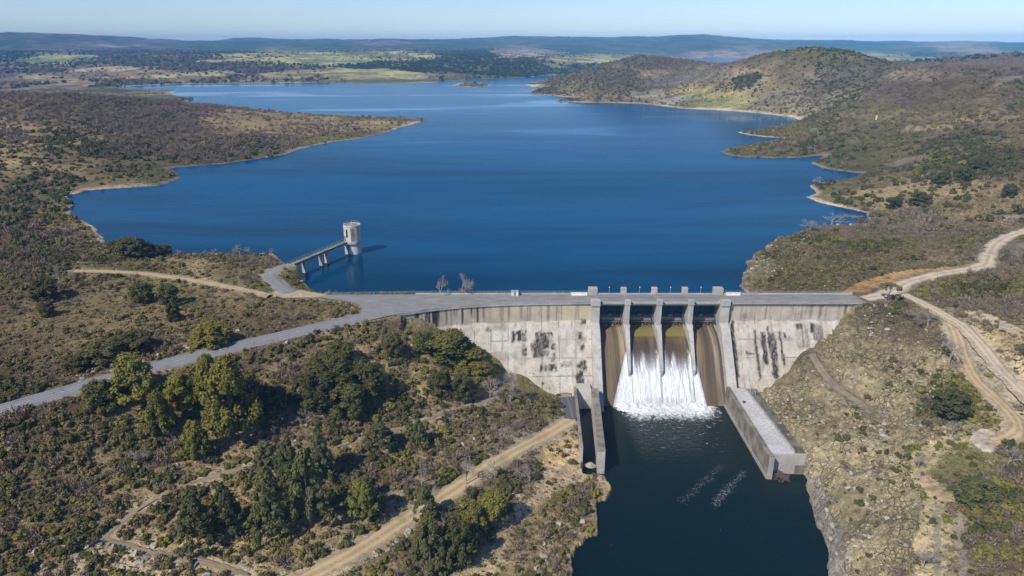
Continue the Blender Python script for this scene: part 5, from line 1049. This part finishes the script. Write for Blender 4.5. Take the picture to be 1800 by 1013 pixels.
TREES = [
 ('pine',240,708,95,78,'broad yellow green pine rising in front of the paved road'),('pine',287,768,84,48,'slim pine with a bare pale trunk just below the roadside pine'),('pine',347,806,72,46,'small round pine on a bare trunk, lowest of the grove'),('pine',412,772,148,88,'tallest yellow green pine of the grove below the road'),('pine',322,724,76,56,'middle sized pine left of the tallest grove pine, near the road'),('pine',372,712,92,50,'narrow pine crowded against the tallest pine of the grove'),('oak',182,718,60,56,'dull olive tree beside the left flank of the roadside pine'),('oak',444,722,72,46,'dark tree on the right shoulder of the tallest pine'),('pine',640,910,74,50,'round bright green pine standing alone above the dirt road'),
 ('fir',350,960,100,76,'dark conifer at the left end of the lower conifer row'),('fir',402,934,92,62,'dark conifer second from the left in the lower row'),('fir',478,936,128,78,'broad dark conifer in the middle of the lower row'),('fir',546,924,138,80,'tallest dark conifer at the right end of the lower row'),('fir',564,838,84,58,'dark conifer on the trail behind the tallest lower conifer'),('fir',512,856,92,58,'dark conifer between the two biggest lower conifers, further back'),('fir',470,830,62,50,'smallest dark conifer standing by the narrow trail'),
 ('fir',748,908,58,46,'thin conifer with a long trunk overlapping the dirt road'),('fir',757,994,98,74,'big dark conifer below the dirt road near the bottom edge'),('oak',806,984,80,60,'dense dark tree beside the big conifer below the dirt road'),('broom',868,918,62,56,'green rounded tree beside the eroded ochre gully'),('broom',834,938,56,46,'yellowish tree between the gully and the dirt road'),('fir',737,784,52,36,'slim dark conifer casting shade on the narrow trail'),('fir',668,786,54,58,'blue green conifer below the oak thicket at the trail'),
 ('oak',580,674,64,86,'widest dark oak at the top of the oak thicket'),('oak',558,712,62,62,'dark oak on the left edge of the oak thicket'),('oak',642,692,66,68,'dark oak on the right edge of the oak thicket'),('oak',612,728,60,62,'dark oak at the bottom of the oak thicket'),('oak',600,640,44,50,'small dark oak uphill of the oak thicket'),('oak',775,692,54,44,'isolated round oak on the stony slope under the dam wing'),('oak',814,702,48,40,'dark oak with a pointed crown left of the leafless tree'),('oak',690,624,40,38,'small round oak among pale stones below the junction'),('oak',745,620,44,42,'dark oak on the left of the bright green broom thicket'),('broom',792,634,56,88,'widest bright green broom thicket against the dam wall'),('broom',826,650,44,54,'smaller broom thicket below the widest one at the dam'),('oak',484,724,54,44,'dark oak standing between pine grove and oak thicket'),('broom',848,668,36,40,'low yellow green bush nearest the foot of the dam wall'),
 ('oak',250,530,38,38,'left of two round oaks in the field above the road'),('oak',298,535,38,36,'right of two round oaks in the field above the road'),('oak',82,527,42,44,'largest oak of the field, near the left picture edge'),('oak',86,555,30,26,'small oak just below the largest field oak'),('oak',307,564,34,22,'narrow little tree below the pair of field oaks'),('oak',232,453,32,58,'broad dark tree on the lake shore left of the track'),('oak',200,444,24,24,'dark tree at the water edge beside the broad shore tree'),('oak',268,451,22,36,'low dark bushy tree right of the broad shore tree'),('oak',292,448,20,20,'small rounded dark tree at the shore, last before the bare ones'),
 ('broom',372,606,28,66,'wide green thicket touching the upper edge of the paved road'),('oak',190,634,36,62,'dark rounded thicket above the road near the stones'),('oak',240,616,34,56,'dark thicket behind the roadside pine above the road'),('oak',140,648,30,50,'low dark thicket at the left over the roadside stones'),
 ('umbrella',1561,530,40,32,'flat topped tree with pale trunk at the right dam end'),('oak',1712,884,52,66,'dark green round tree in the lower right scrub'),('oak',1772,346,24,24,'dark round tree on the bare slope at the right edge'),('oak',1570,366,22,26,'dark tree on the point beside the right shore inlet'),('oak',1617,358,22,34,'dark wide tree uphill of the right shore inlet'),('oak',1668,724,46,64,'olive green thicket in the hollow of the right bank'),('oak',1692,318,26,34,'largest dark tree in the valley of the right hillside'),('oak',1720,300,24,34,'dark tree above the largest one in the right valley'),('oak',1655,322,20,28,'dark tree left of the largest one in the right valley'),
 ('bare',775,523,32,34,'smaller leafless tree behind the dam parapet'),('bare',812,523,36,40,'larger leafless tree behind the dam parapet'),('bare',897,706,66,50,'big pale leafless tree at the foot of the left wing'),('bare',862,700,40,40,'thin leafless tree beside the big one at the left wing'),('bare',422,449,22,26,'tallest pale leafless tree on the shore headland'),('bare',440,448,16,20,'purplish leafless bush right of the tallest headland tree'),('bare',478,449,14,16,'small pinkish leafless bush at the tip of the headland'),('bare',377,450,14,15,'right of two tiny leafless bushes on the shore'),('bare',360,451,13,13,'left of two tiny leafless bushes on the shore'),('bare',312,451,14,14,'tiny leafless bush beside the last dark shore tree'),
 ('bare',1656,612,30,28,'grey leafless tree above the wheel track on the right bank'),('bare',1668,640,48,36,'tallest grey leafless tree beside the ochre wheel track'),('bare',1630,574,38,38,'wide leafless tree below the right end of the dam'),('bare',1612,566,28,28,'small leafless tree left of the wide one below the dam end'),('bare',1441,325,16,24,'pale leafless tree on the small point of the right inlet'),('bare',1424,404,16,34,'leafless bush overhanging the water, left of three'),('bare',1462,396,20,44,'leafless bush overhanging the water, middle of three'),('bare',1494,393,18,36,'leafless bush overhanging the water, right of three'),('bare',742,862,66,26,'leafless tree with pale stem above the dirt road'),('bare',820,852,50,30,'leafless tree standing at the dirt road verge'),('bare',870,842,40,30,'leafless tree between dirt road and eroded gully'),('bare',134,505,34,14,'thin leafless trunk beside the start of the field track'),('bare',106,500,34,18,'leafless tree left of the thin trunk in the field'),('bare',1613,826,34,16,'white stemmed leafless tree above the pale erosion scar'),('bare',1722,872,44,18,'white leafless trunk beside the dark round right tree'),('bare',1672,770,36,28,'leafless tree in the hollow below the olive thicket'),('bare',1772,820,44,32,'leafless tree in the scrub beyond the pale clearing'),('bare',1622,1000,40,34,'grey leafless tree at the bottom between the wheel ruts'),('bare',540,745,34,30,'grey leafless tree on the right of the pine grove'),('bare',255,812,34,40,'grey leafless bush in the middle of the lower left scrub'),('bare',930,845,34,44,'grey leafless thicket beside the side channel gully')]
GRP = {'pine': 'yellow green pines below the paved road', 'fir': 'dark conifers above and below the dirt road', 'oak': 'dark rounded oaks scattered over the slopes', 'bare': 'leafless trees and bushes', 'umbrella': None, 'broom': 'bright green broom thickets'}
cnt = {}; TREEPOS = []
for kind, px, py, hp, wp, lab in TREES:
    g = ground(px, py); dep = math.atan2(CZ - g[2], math.hypot(g[0], g[1] - CY)); w_ = to_px(*g)[2]; mpp = float(w_) / F
    if 515 < py < 524 and 770 < px < 815: g = (at_z(px, 519, 3)[0], 5.4, -.6); w_ = 255; mpp = w_ / F
    W_ = wp * mpp * (.85 if kind == 'bare' else 1.12); H_ = max(W_ * .55, (hp * 1.0 - .38 * wp * math.sin(dep)) * mpp / math.cos(dep))
    if g[1] > 5: H_ += 0
    i = cnt.get(kind, 0); cnt[kind] = i + 1; cm, tm = TM[kind][i % len(TM[kind])]
    if kind == 'bare' and g[0] < -15 and 5 < g[1] < 6: H_ = hp * mpp / math.cos(dep) + 4.2
    r = empty(NAME[kind][0], g); r.scale = (W_, W_, H_); r.rotation_euler = (0, 0, 2.399 * (i + 1)); tag(r, lab, NAME[kind][1], GRP[kind])
    for nm, me_ in (('crown', cm), ('trunk', tm)): link(nm, me_, None, r)
    TREEPOS.append((g[0], g[1], W_ / 2))
TP_ = np.array(TREEPOS)

# ---------------------------------------------------------------- scattered shrubs
pts = []
for n, r0, r1, s0, s1, pk, th in ((98000, 95, 380, .45, 1.8, .90, 46), (210000, 380, 1750, .9, 3.2, .85, 42), (95000, 1750, 5200, 3.5, 8.0, 1.0, 41)):
    x, y, r_ = scatter(n, r0, r1, th); z = Zat(x, y)
    dn = near_attr(GD, x, y); wt = near_attr(GW.reshape(NV, NU, 4), x, y); rd = near_attr(ROADD, x, y); sd = near_attr(SD, x, y); sr = near_attr(SDR, x, y)
    cl = fbm(x / (r_ * .045), y / (r_ * .045), 401, 3) * .55 + fbm(x / 5, y / 5, 403, 2) * .35
    pr = np.clip(dn + cl * .9 * np.minimum(1, dn * 2), 0, 1) ** (1.25 if r0 < 1000 else 2.0) * pk
    px_, py_, w_ = to_px(x, y, z)
    ok = (RNG.uniform(size=len(x)) < pr) & (rd > .6) & ((y < 4) | (sd > np.maximum(2.0, r_ * .004))) & ((y > -22) | (sr > 1.5)) & (px_ > -160) & (px_ < 1960) & (py_ < 1130) & ~((x > -34) & (x < 126) & (y > yfront(x) - 2) & (y < 6))
    zfc = (y - yfront(x)) / SL - 3.6
    ok &= ~((x > -34) & (x < 126) & (y > -28) & (y < 5) & (z > zfc - 1.2))
    if r1 < 400:
        d2 = np.min(np.hypot(x[:, None] - TP_[:, 0], y[:, None] - TP_[:, 1]) - TP_[:, 2] * .55, 1); ok &= d2 > 0
    x, y, z, wt, r_, dn = x[ok], y[ok], z[ok], wt[ok], r_[ok], dn[ok]
    # keep neighbours of a kind together
    nk = np.stack([fbm(x / (r_ * .06) + 40 * k, y / (r_ * .06), 411 + k, 2) for k in range(4)], 1) * .45
    wt = wt * np.array([1.0, .8, 1.0, 1.12]); sc_ = wt / wt.sum(1)[:, None] + nk + RNG.uniform(-.28, .28, wt.shape); ty = sc_.argmax(1)
    if r0 > 1000: ty = np.where(wt[:, 1] > .6, 4, np.where(RNG.uniform(size=len(x)) < .5, 2, 4))
    s = s0 + (s1 - s0) * RNG.uniform(size=len(x)) ** 2.0; s *= np.where(ty == 2, 1.05, np.where(ty == 3, .8, 1.0)) * (.75 + .5 * dn)
    pts.append(np.stack([x, y, z, s, ty, r_], 1))
PT = np.concatenate(pts); print('shrubs', len(PT), [len(q) for q in pts])
px_, py_, w_ = to_px(PT[:, 0], PT[:, 1], PT[:, 2] + PT[:, 3] * .4)
app = PT[:, 3] / w_ * ((px_ > 8) & (px_ < 1792) & (py_ < 1004)); order = np.argsort(-app)
def seen(i):
    """nothing of the ground hides the shrub from the picture's viewpoint"""
    g = ground(float(px_[i]), float(py_[i])); return math.hypot(g[0], g[1] - CY) > PT[i, 5] - 4
IND = [i for i in order[:420] if seen(i)][:285]
AREAS = [(100,740,'scrub below the paved road'),(60,880,'lower left scrub'),(250,900,'slope beside the narrow trail'),(200,990,'lower left corner rocks'),(420,985,'rocky dirt road verge'),(620,850,'thicket uphill of the dirt road'),(560,960,'bank above the dirt road'),(480,700,'clearing beside the pine grove'),(680,740,'slope under the oak thicket'),(720,630,'stony slope below the junction'),(830,660,'slope under the left wing'),(850,760,'slope over the dirt road'),(960,720,'mound beside the side channel'),(820,960,'side of the ochre gully'),(980,900,'bank below the side channel'),(150,600,'field above the paved road'),(450,570,'upper verge of the paved road'),(250,500,'grass along the field track'),(440,470,'shore headland'),(1750,520,'dark mound beyond the dam'),(1760,640,'ground beyond the pale road'),(1640,600,'ochre wheel track verge'),(1460,690,'slope behind the platform'),(1540,860,'cliff top above the river'),(1670,740,'hollow of the right bank'),(1760,880,'lower right scrub'),(1640,950,'ground along the wheel ruts'),(1450,450,'point behind the right wing'),(1600,420,'flat behind the right road'),(60,400,'left shore hillside'),(1650,320,'hillside over the inlet')]
KIND = {0: 'yellow green shrub', 1: 'dark green shrub', 2: 'leafless grey shrub', 3: 'dull olive shrub', 4: 'dark far shrub'}
ORD = 'first second third fourth fifth sixth seventh eighth ninth tenth eleventh twelfth thirteenth fourteenth fifteenth sixteenth seventeenth eighteenth nineteenth twentieth'.split()
def ordinals(idx, px_of, what):
    """what(area) -> phrase; gives every member of an area its own label, counted from the left"""
    by = {}
    for i in idx:
        x_, y_ = px_of(i); a = min(AREAS, key=lambda q: (q[0] - x_) ** 2 + ((q[1] - y_) * 1.4) ** 2)[2]; by.setdefault((what(i), a), []).append((x_, i))
    out = {}
    for (w_, a), L in by.items():
        L.sort()
        for k, (_, i) in enumerate(L):
            k2 = len(L) - 1 - k; side, n = ('left', k) if k <= k2 else ('right', k2)
            od = ORD[n] if n < 20 else 'twenty ' + ORD[n - 20] if n < 30 else 'thirty ' + ORD[n - 30]
            if len(L) == 1: lab = f'largest {w_} on the {a}'
            elif n == 0: lab = f'{side}most large {w_} on the {a}'
            else: lab = f'{od} large {w_} from {side} on the {a}'
            out[i] = (lab, f'{w_}s on the {a}')
    return out
LB = ordinals(IND, lambda i: (px_[i], py_[i]), lambda i: KIND[int(PT[i, 4])])
for i in IND:
    x, y, z, s, ty, _ = PT[i]; me_ = BUSH[int(ty)][i % len(BUSH[int(ty)])]
    o = bpy.data.objects.new('shrub', me_); o.location = (x, y, z - .08 * s); o.scale = (s, s * (.85 + .3 * ((i * 7) % 10) / 10), s * (.9 + .35 * ((i * 3) % 10) / 10)); o.rotation_euler = (0, 0, i * 1.7); col.objects.link(o); tag(o, LB[i][0], 'shrub', LB[i][1])
# ---------------------------------------------------------------- the uncountable rest: instanced ground cover
def instancer(name, P_, protos, idx, label):
    hid = bpy.data.collections.new(name + '_kinds')
    for k, me_ in enumerate(protos):
        o = bpy.data.objects.new(f'{name}_{k:02d}', me_); hid.objects.link(o)
    me = bpy.data.meshes.new(name); me.vertices.add(len(P_)); me.vertices.foreach_set('co', P_[:, :3].astype(np.float32).ravel())
    sc3 = me.attributes.new('size', 'FLOAT_VECTOR', 'POINT'); q = np.stack([P_[:, 3] * RNG.uniform(.85, 1.15, len(P_)), P_[:, 3] * RNG.uniform(.85, 1.15, len(P_)), P_[:, 3] * RNG.uniform(.75, 1.2, len(P_))], 1); sc3.data.foreach_set('vector', q.astype(np.float32).ravel())
    rt = me.attributes.new('turn', 'FLOAT_VECTOR', 'POINT'); q = np.stack([RNG.normal(0, .08, len(P_)), RNG.normal(0, .08, len(P_)), RNG.uniform(0, 6.28, len(P_))], 1); rt.data.foreach_set('vector', q.astype(np.float32).ravel())
    ix = me.attributes.new('pick', 'INT', 'POINT'); ix.data.foreach_set('value', idx.astype(np.int32))
    o = link(name, me); g = bpy.data.node_groups.new(name, 'GeometryNodeTree'); g.interface.new_socket('Geometry', in_out='INPUT', socket_type='NodeSocketGeometry'); g.interface.new_socket('Geometry', in_out='OUTPUT', socket_type='NodeSocketGeometry')
    gi = g.nodes.new('NodeGroupInput'); go = g.nodes.new('NodeGroupOutput'); ip = g.nodes.new('GeometryNodeInstanceOnPoints'); ci = g.nodes.new('GeometryNodeCollectionInfo')
    ci.inputs['Collection'].default_value = hid; ci.inputs['Separate Children'].default_value = True; ci.inputs['Reset Children'].default_value = True; ip.inputs['Pick Instance'].default_value = True
    def na(nm, tp): a = g.nodes.new('GeometryNodeInputNamedAttribute'); a.data_type = tp; a.inputs['Name'].default_value = nm; return a.outputs['Attribute']
    g.links.new(gi.outputs[0], ip.inputs['Points']); g.links.new(ci.outputs[0], ip.inputs['Instance']); g.links.new(na('pick', 'INT'), ip.inputs['Instance Index']); g.links.new(na('size', 'FLOAT_VECTOR'), ip.inputs['Scale'])
    er = g.nodes.new('FunctionNodeEulerToRotation'); g.links.new(na('turn', 'FLOAT_VECTOR'), er.inputs[0]); g.links.new(er.outputs[0], ip.inputs['Rotation']); g.links.new(ip.outputs[0], go.inputs[0])
    md = o.modifiers.new('scatter', 'NODES'); md.node_group = g; tag(o, label, kind='stuff'); return o
rest = np.setdiff1d(np.arange(len(PT)), IND); Q = PT[rest].copy(); Q[:, 2] -= .08 * Q[:, 3]
protos = [m_ for k in range(5) for m_ in BUSH[k]]; off = np.array([0, 3, 6, 9, 12]); ln = np.array([3, 3, 3, 3, 2]); ty = Q[:, 4].astype(int); pick = off[ty] + RNG.integers(0, 1000, len(Q)) % ln[ty]
far = Q[:, 5] > 1750
instancer('undergrowth', Q[~far], protos, pick[~far], 'mixed low scrub covering the slopes around the lake'); instancer('distant_woods', Q[far], protos, pick[far], 'dark woods and hedges on the far side of the lake')
# low tufts of dry grass and heath between the shrubs
def tuft_mesh(name, seed, mat):
    rng = np.random.default_rng(seed); k = 5; ce = np.stack([rng.uniform(-.6, .6, k), rng.uniform(-.6, .6, k), rng.uniform(.05, .25, k)], 1)
    lv = leaf_cloud(rng, ce, rng.uniform(.3, .5, k), 5, .2, up=.4, flat=.6, out=.5); return mesh_of(name, [lv], mat)
leafmat('dry_grass', (.33, .285, .165), .3); leafmat('heath_brown', (.105, .088, .050), .4); leafmat('grass_olive', (.165, .155, .058), .3)
TUFT = [tuft_mesh('tuft', 250 + i, ('dry_grass', 'dry_grass', 'heath_brown', 'heath_brown', 'grass_olive', 'grass_olive')[i]) for i in range(6)]
x, y, r_ = scatter(230000, 95, 460); z = Zat(x, y); dn = near_attr(GD, x, y); rd = near_attr(ROADD, x, y); sd = near_attr(SD, x, y); sr = near_attr(SDR, x, y); px_, py_, w_ = to_px(x, y, z); gc = near_attr(GC, x, y)
ok = (RNG.uniform(size=len(x)) < np.clip(.12 + dn * 1.1 + .5 * fbm(x / 9, y / 9, 431, 3), 0, .9) * (1 - .72 * near_attr(ROCKY, x, y)) * sstep(.015, .10, dn)) & (rd > .2) & (px_ > -120) & (px_ < 1920) & (py_ < 1110) & ((y < 4) | (sd > 1.5)) & ((y > -22) | (sr > 1)) & ~((x > -36) & (x < 127) & (y > yfront(x) - 2) & (y < 6)) & ~((x > -34) & (x < 126) & (y > -28) & (y < 5) & (z > (y - yfront(x)) / SL - 4.4))
x, y, z, dn, gc = x[ok], y[ok], z[ok], dn[ok], gc[ok]; s = .22 + .45 * RNG.uniform(size=len(x)) ** 2
gr = sstep(-.02, .05, gc[:, 1] * 1.15 - gc[:, 0]); u_ = RNG.uniform(size=len(x)) + .25 * fbm(x / 12, y / 12, 433, 2)
pk = np.where(u_ < .42 - .2 * dn, 0, np.where(u_ < .42 + gr * .5, 4, 2)) + RNG.integers(0, 2, len(x)); print('tufts', len(x))
instancer('dry_grass', np.stack([x, y, z, s], 1), TUFT, pk, 'tussocks of dry grass and heath covering the near slopes')
# ---------------------------------------------------------------- boulders
x, y, r_ = scatter(150000, 95, 420); z = Zat(x, y); rk = near_attr(ROCKY, x, y); rd = near_attr(ROADD, x, y); sd = near_attr(SD, x, y); sr = near_attr(SDR, x, y); gd = near_attr(GD, x, y)
px2, py2, w2 = to_px(x, y, z)
pr = rk * .75; pr0 = pr.copy()
for poly, pv in (([(0,735),(200,655),(430,585),(420,575),(200,640),(0,700)], .6), ([(480,690),(640,760),(640,790),(470,780)], .35), ([(0,760),(300,760),(330,850),(200,930),(0,940)], .14), ([(480,600),(640,570),(700,560),(740,620),(650,650),(560,620)], .22), ([(60,940),(200,930),(420,1013),(60,1013)], .6), ([(560,1000),(760,880),(920,770),(930,790),(780,905),(640,1000)], .6), ([(440,960),(620,880),(900,760),(880,745),(640,840),(430,940)], .5), ([(1690,560),(1800,640),(1800,720),(1720,640)], .25), ([(990,860),(1050,860),(1050,900),(1000,1000),(940,1000)], .35), ([(1300,505),(1420,400),(1430,415),(1330,515)], .3), ([(480,760),(620,740),(660,780),(500,800)], .3), ([(990,770),(1040,800),(1040,845),(990,830)], .4), ([(1760,370),(1800,360),(1800,400),(1760,395)], .4)):
    pr = np.maximum(pr, pv * inside(px2, py2, poly))
pr = np.maximum(pr, .10 * ((sd > .5) & (sd < 5) & (y > 5))); pr = np.maximum(pr, .35 * ((sr > .2) & (sr < 4) & (y < -60)))
pr *= np.clip(.55 + 1.3 * fbm(x / 7, y / 7, 421, 3), 0, 1.3)
ok = (RNG.uniform(size=len(x)) < pr * .55) & (rd > .8) & (px2 > -120) & (px2 < 1920) & (py2 < 1100) & ((y < 4) | (sd > .3)) & ((y > -22) | (sr > .1)) & ~((x > -34) & (x < 126) & (y > yfront(x) - 1) & (y < 6))
ok &= ~((x > -34) & (x < 126) & (y > -28) & (y < 5) & (z > (y - yfront(x)) / SL - 3.6 - 1))
kd = np.where(pr0[ok] > .3, 0, 5); x, y, z, r_ = x[ok], y[ok], z[ok], r_[ok]; s = np.where(kd == 0, .26 + .8 * RNG.uniform(size=len(x)) ** 2.5, .28 + 1.1 * RNG.uniform(size=len(x)) ** 3); RK = np.stack([x, y, z + .05 * s, s, r_], 1); print('rocks', len(RK))
px2, py2, w2 = to_px(x, y, z); app = s / w2 * ((px2 > 6) & (px2 < 1794) & (py2 < 1006)); order = np.argsort(-app)
IR = []
for i in order[:300]:
    g = ground(float(px2[i]), float(py2[i]) - 2)
    if math.hypot(g[0], g[1] - CY) > r_[i] - 3: IR.append(i)
    if len(IR) >= 150: break
LB = ordinals(IR, lambda i: (px2[i], py2[i]), lambda i: 'pale boulder' if kd[i] else 'tan boulder')
for i in IR:
    o = bpy.data.objects.new('boulder', ROCKM[i % 5 + kd[i]]); o.location = RK[i, :3]; q = RK[i, 3]; o.scale = (q, q, q); o.rotation_euler = (.3 * (i % 3), .25 * (i % 4), i * 1.3); col.objects.link(o); tag(o, LB[i][0], 'boulder', LB[i][1])
rr2 = np.setdiff1d(np.arange(len(RK)), IR); instancer('rubble', RK[rr2], ROCKM, RNG.integers(0, 5, len(rr2)) + kd[rr2], 'loose stones and broken rock on the banks')
# a few small things
g = ground(1030, 826, Zbase); o = bpy.data.objects.new('boulder', ROCKM[1]); o.location = (23.6, -60.5, -27.2); o.scale = (2.3, 1.7, 1.6); col.objects.link(o); tag(o, 'large pale boulder blocking the lower end of the side channel', 'boulder')
g = ground(1540, 211); o = MB().box(-.5, .5, -.5, .5, 0, 3.6).prism_z([(-.35, -.35), (.35, -.35), (.35, .35), (-.35, .35)], 3.6, 4.6).build('survey_pillar', M['white_paint']); o.location = g; tag(o, 'small white pillar on the right hillside over the lake', 'pillar')
# ================================================================ SKY, LIGHT, CAMERA
SUN_EL, SUN_AZ = R(45), math.atan2(-.70, -.714)
w = bpy.data.worlds.new('World'); sc.world = w; w.use_nodes = True; nt = w.node_tree; nt.nodes.clear()
sky = nt.nodes.new('ShaderNodeTexSky'); sky.sky_type = 'NISHITA'; sky.sun_disc = False; sky.sun_elevation = SUN_EL; sky.sun_rotation = SUN_AZ
sky.altitude = 600; sky.air_density = 1.0; sky.dust_density = .25; sky.ozone_density = 1.6
bg = nt.nodes.new('ShaderNodeBackground'); bg.inputs[1].default_value = .118; ow = nt.nodes.new('ShaderNodeOutputWorld')
mt = nt.nodes.new('ShaderNodeMix'); mt.data_type = 'RGBA'; mt.blend_type = 'MULTIPLY'; mt.inputs[0].default_value = 1; mt.inputs[7].default_value = (.83, .93, 1.2, 1)
nt.links.new(sky.outputs[0], mt.inputs[6]); nt.links.new(mt.outputs[2], bg.inputs[0]); nt.links.new(bg.outputs[0], ow.inputs[0])
sl = bpy.data.lights.new('sun', 'SUN'); sl.energy = 4.8; sl.angle = R(.53); sl.color = (1, .94, .835)
so = bpy.data.objects.new('sun', sl); col.objects.link(so)
S_ = Vector((math.sin(SUN_AZ) * math.cos(SUN_EL), math.cos(SUN_AZ) * math.cos(SUN_EL), math.sin(SUN_EL)))
so.rotation_euler = (-S_).to_track_quat('-Z', 'Y').to_euler(); so.location = (-300, -400, 600)
HAZE = 9.2e-5
if HAZE:
    hz = MB().box(-9500, 9500, -260, 11300, -45, 215).build('haze', None)
    m = bpy.data.materials.new('haze'); m.use_nodes = True; m.node_tree.nodes.clear()
    pv = m.node_tree.nodes.new('ShaderNodeVolumePrincipled'); pv.inputs['Density'].default_value = HAZE; pv.inputs['Color'].default_value = (.21, .57, 1.0, 1); pv.inputs['Anisotropy'].default_value = -.35
    om = m.node_tree.nodes.new('ShaderNodeOutputMaterial'); m.node_tree.links.new(pv.outputs[0], om.inputs['Volume']); hz.data.materials.append(m)
    tag(hz, 'pale blue air haze over the far hills', kind='stuff')
cam = bpy.data.cameras.new('camera'); cam.lens = 24; cam.sensor_width = 36; cam.clip_start = 1; cam.clip_end = 90000
co = bpy.data.objects.new('camera', cam); col.objects.link(co); co.location = (CX, CY, CZ); co.rotation_euler = (math.pi / 2 - PITCH, 0, 0)
sc.camera = co
sc.view_settings.view_transform = 'Standard'; sc.view_settings.look = 'None'; sc.view_settings.exposure = 0; sc.view_settings.gamma = 1
sc.render.engine = 'CYCLES'; sc.cycles.use_denoising = True; sc.cycles.max_bounces = 6; sc.cycles.volume_bounces = 0; sc.cycles.transparent_max_bounces = 8
sc.cycles.caustics_reflective = False; sc.cycles.caustics_refractive = False
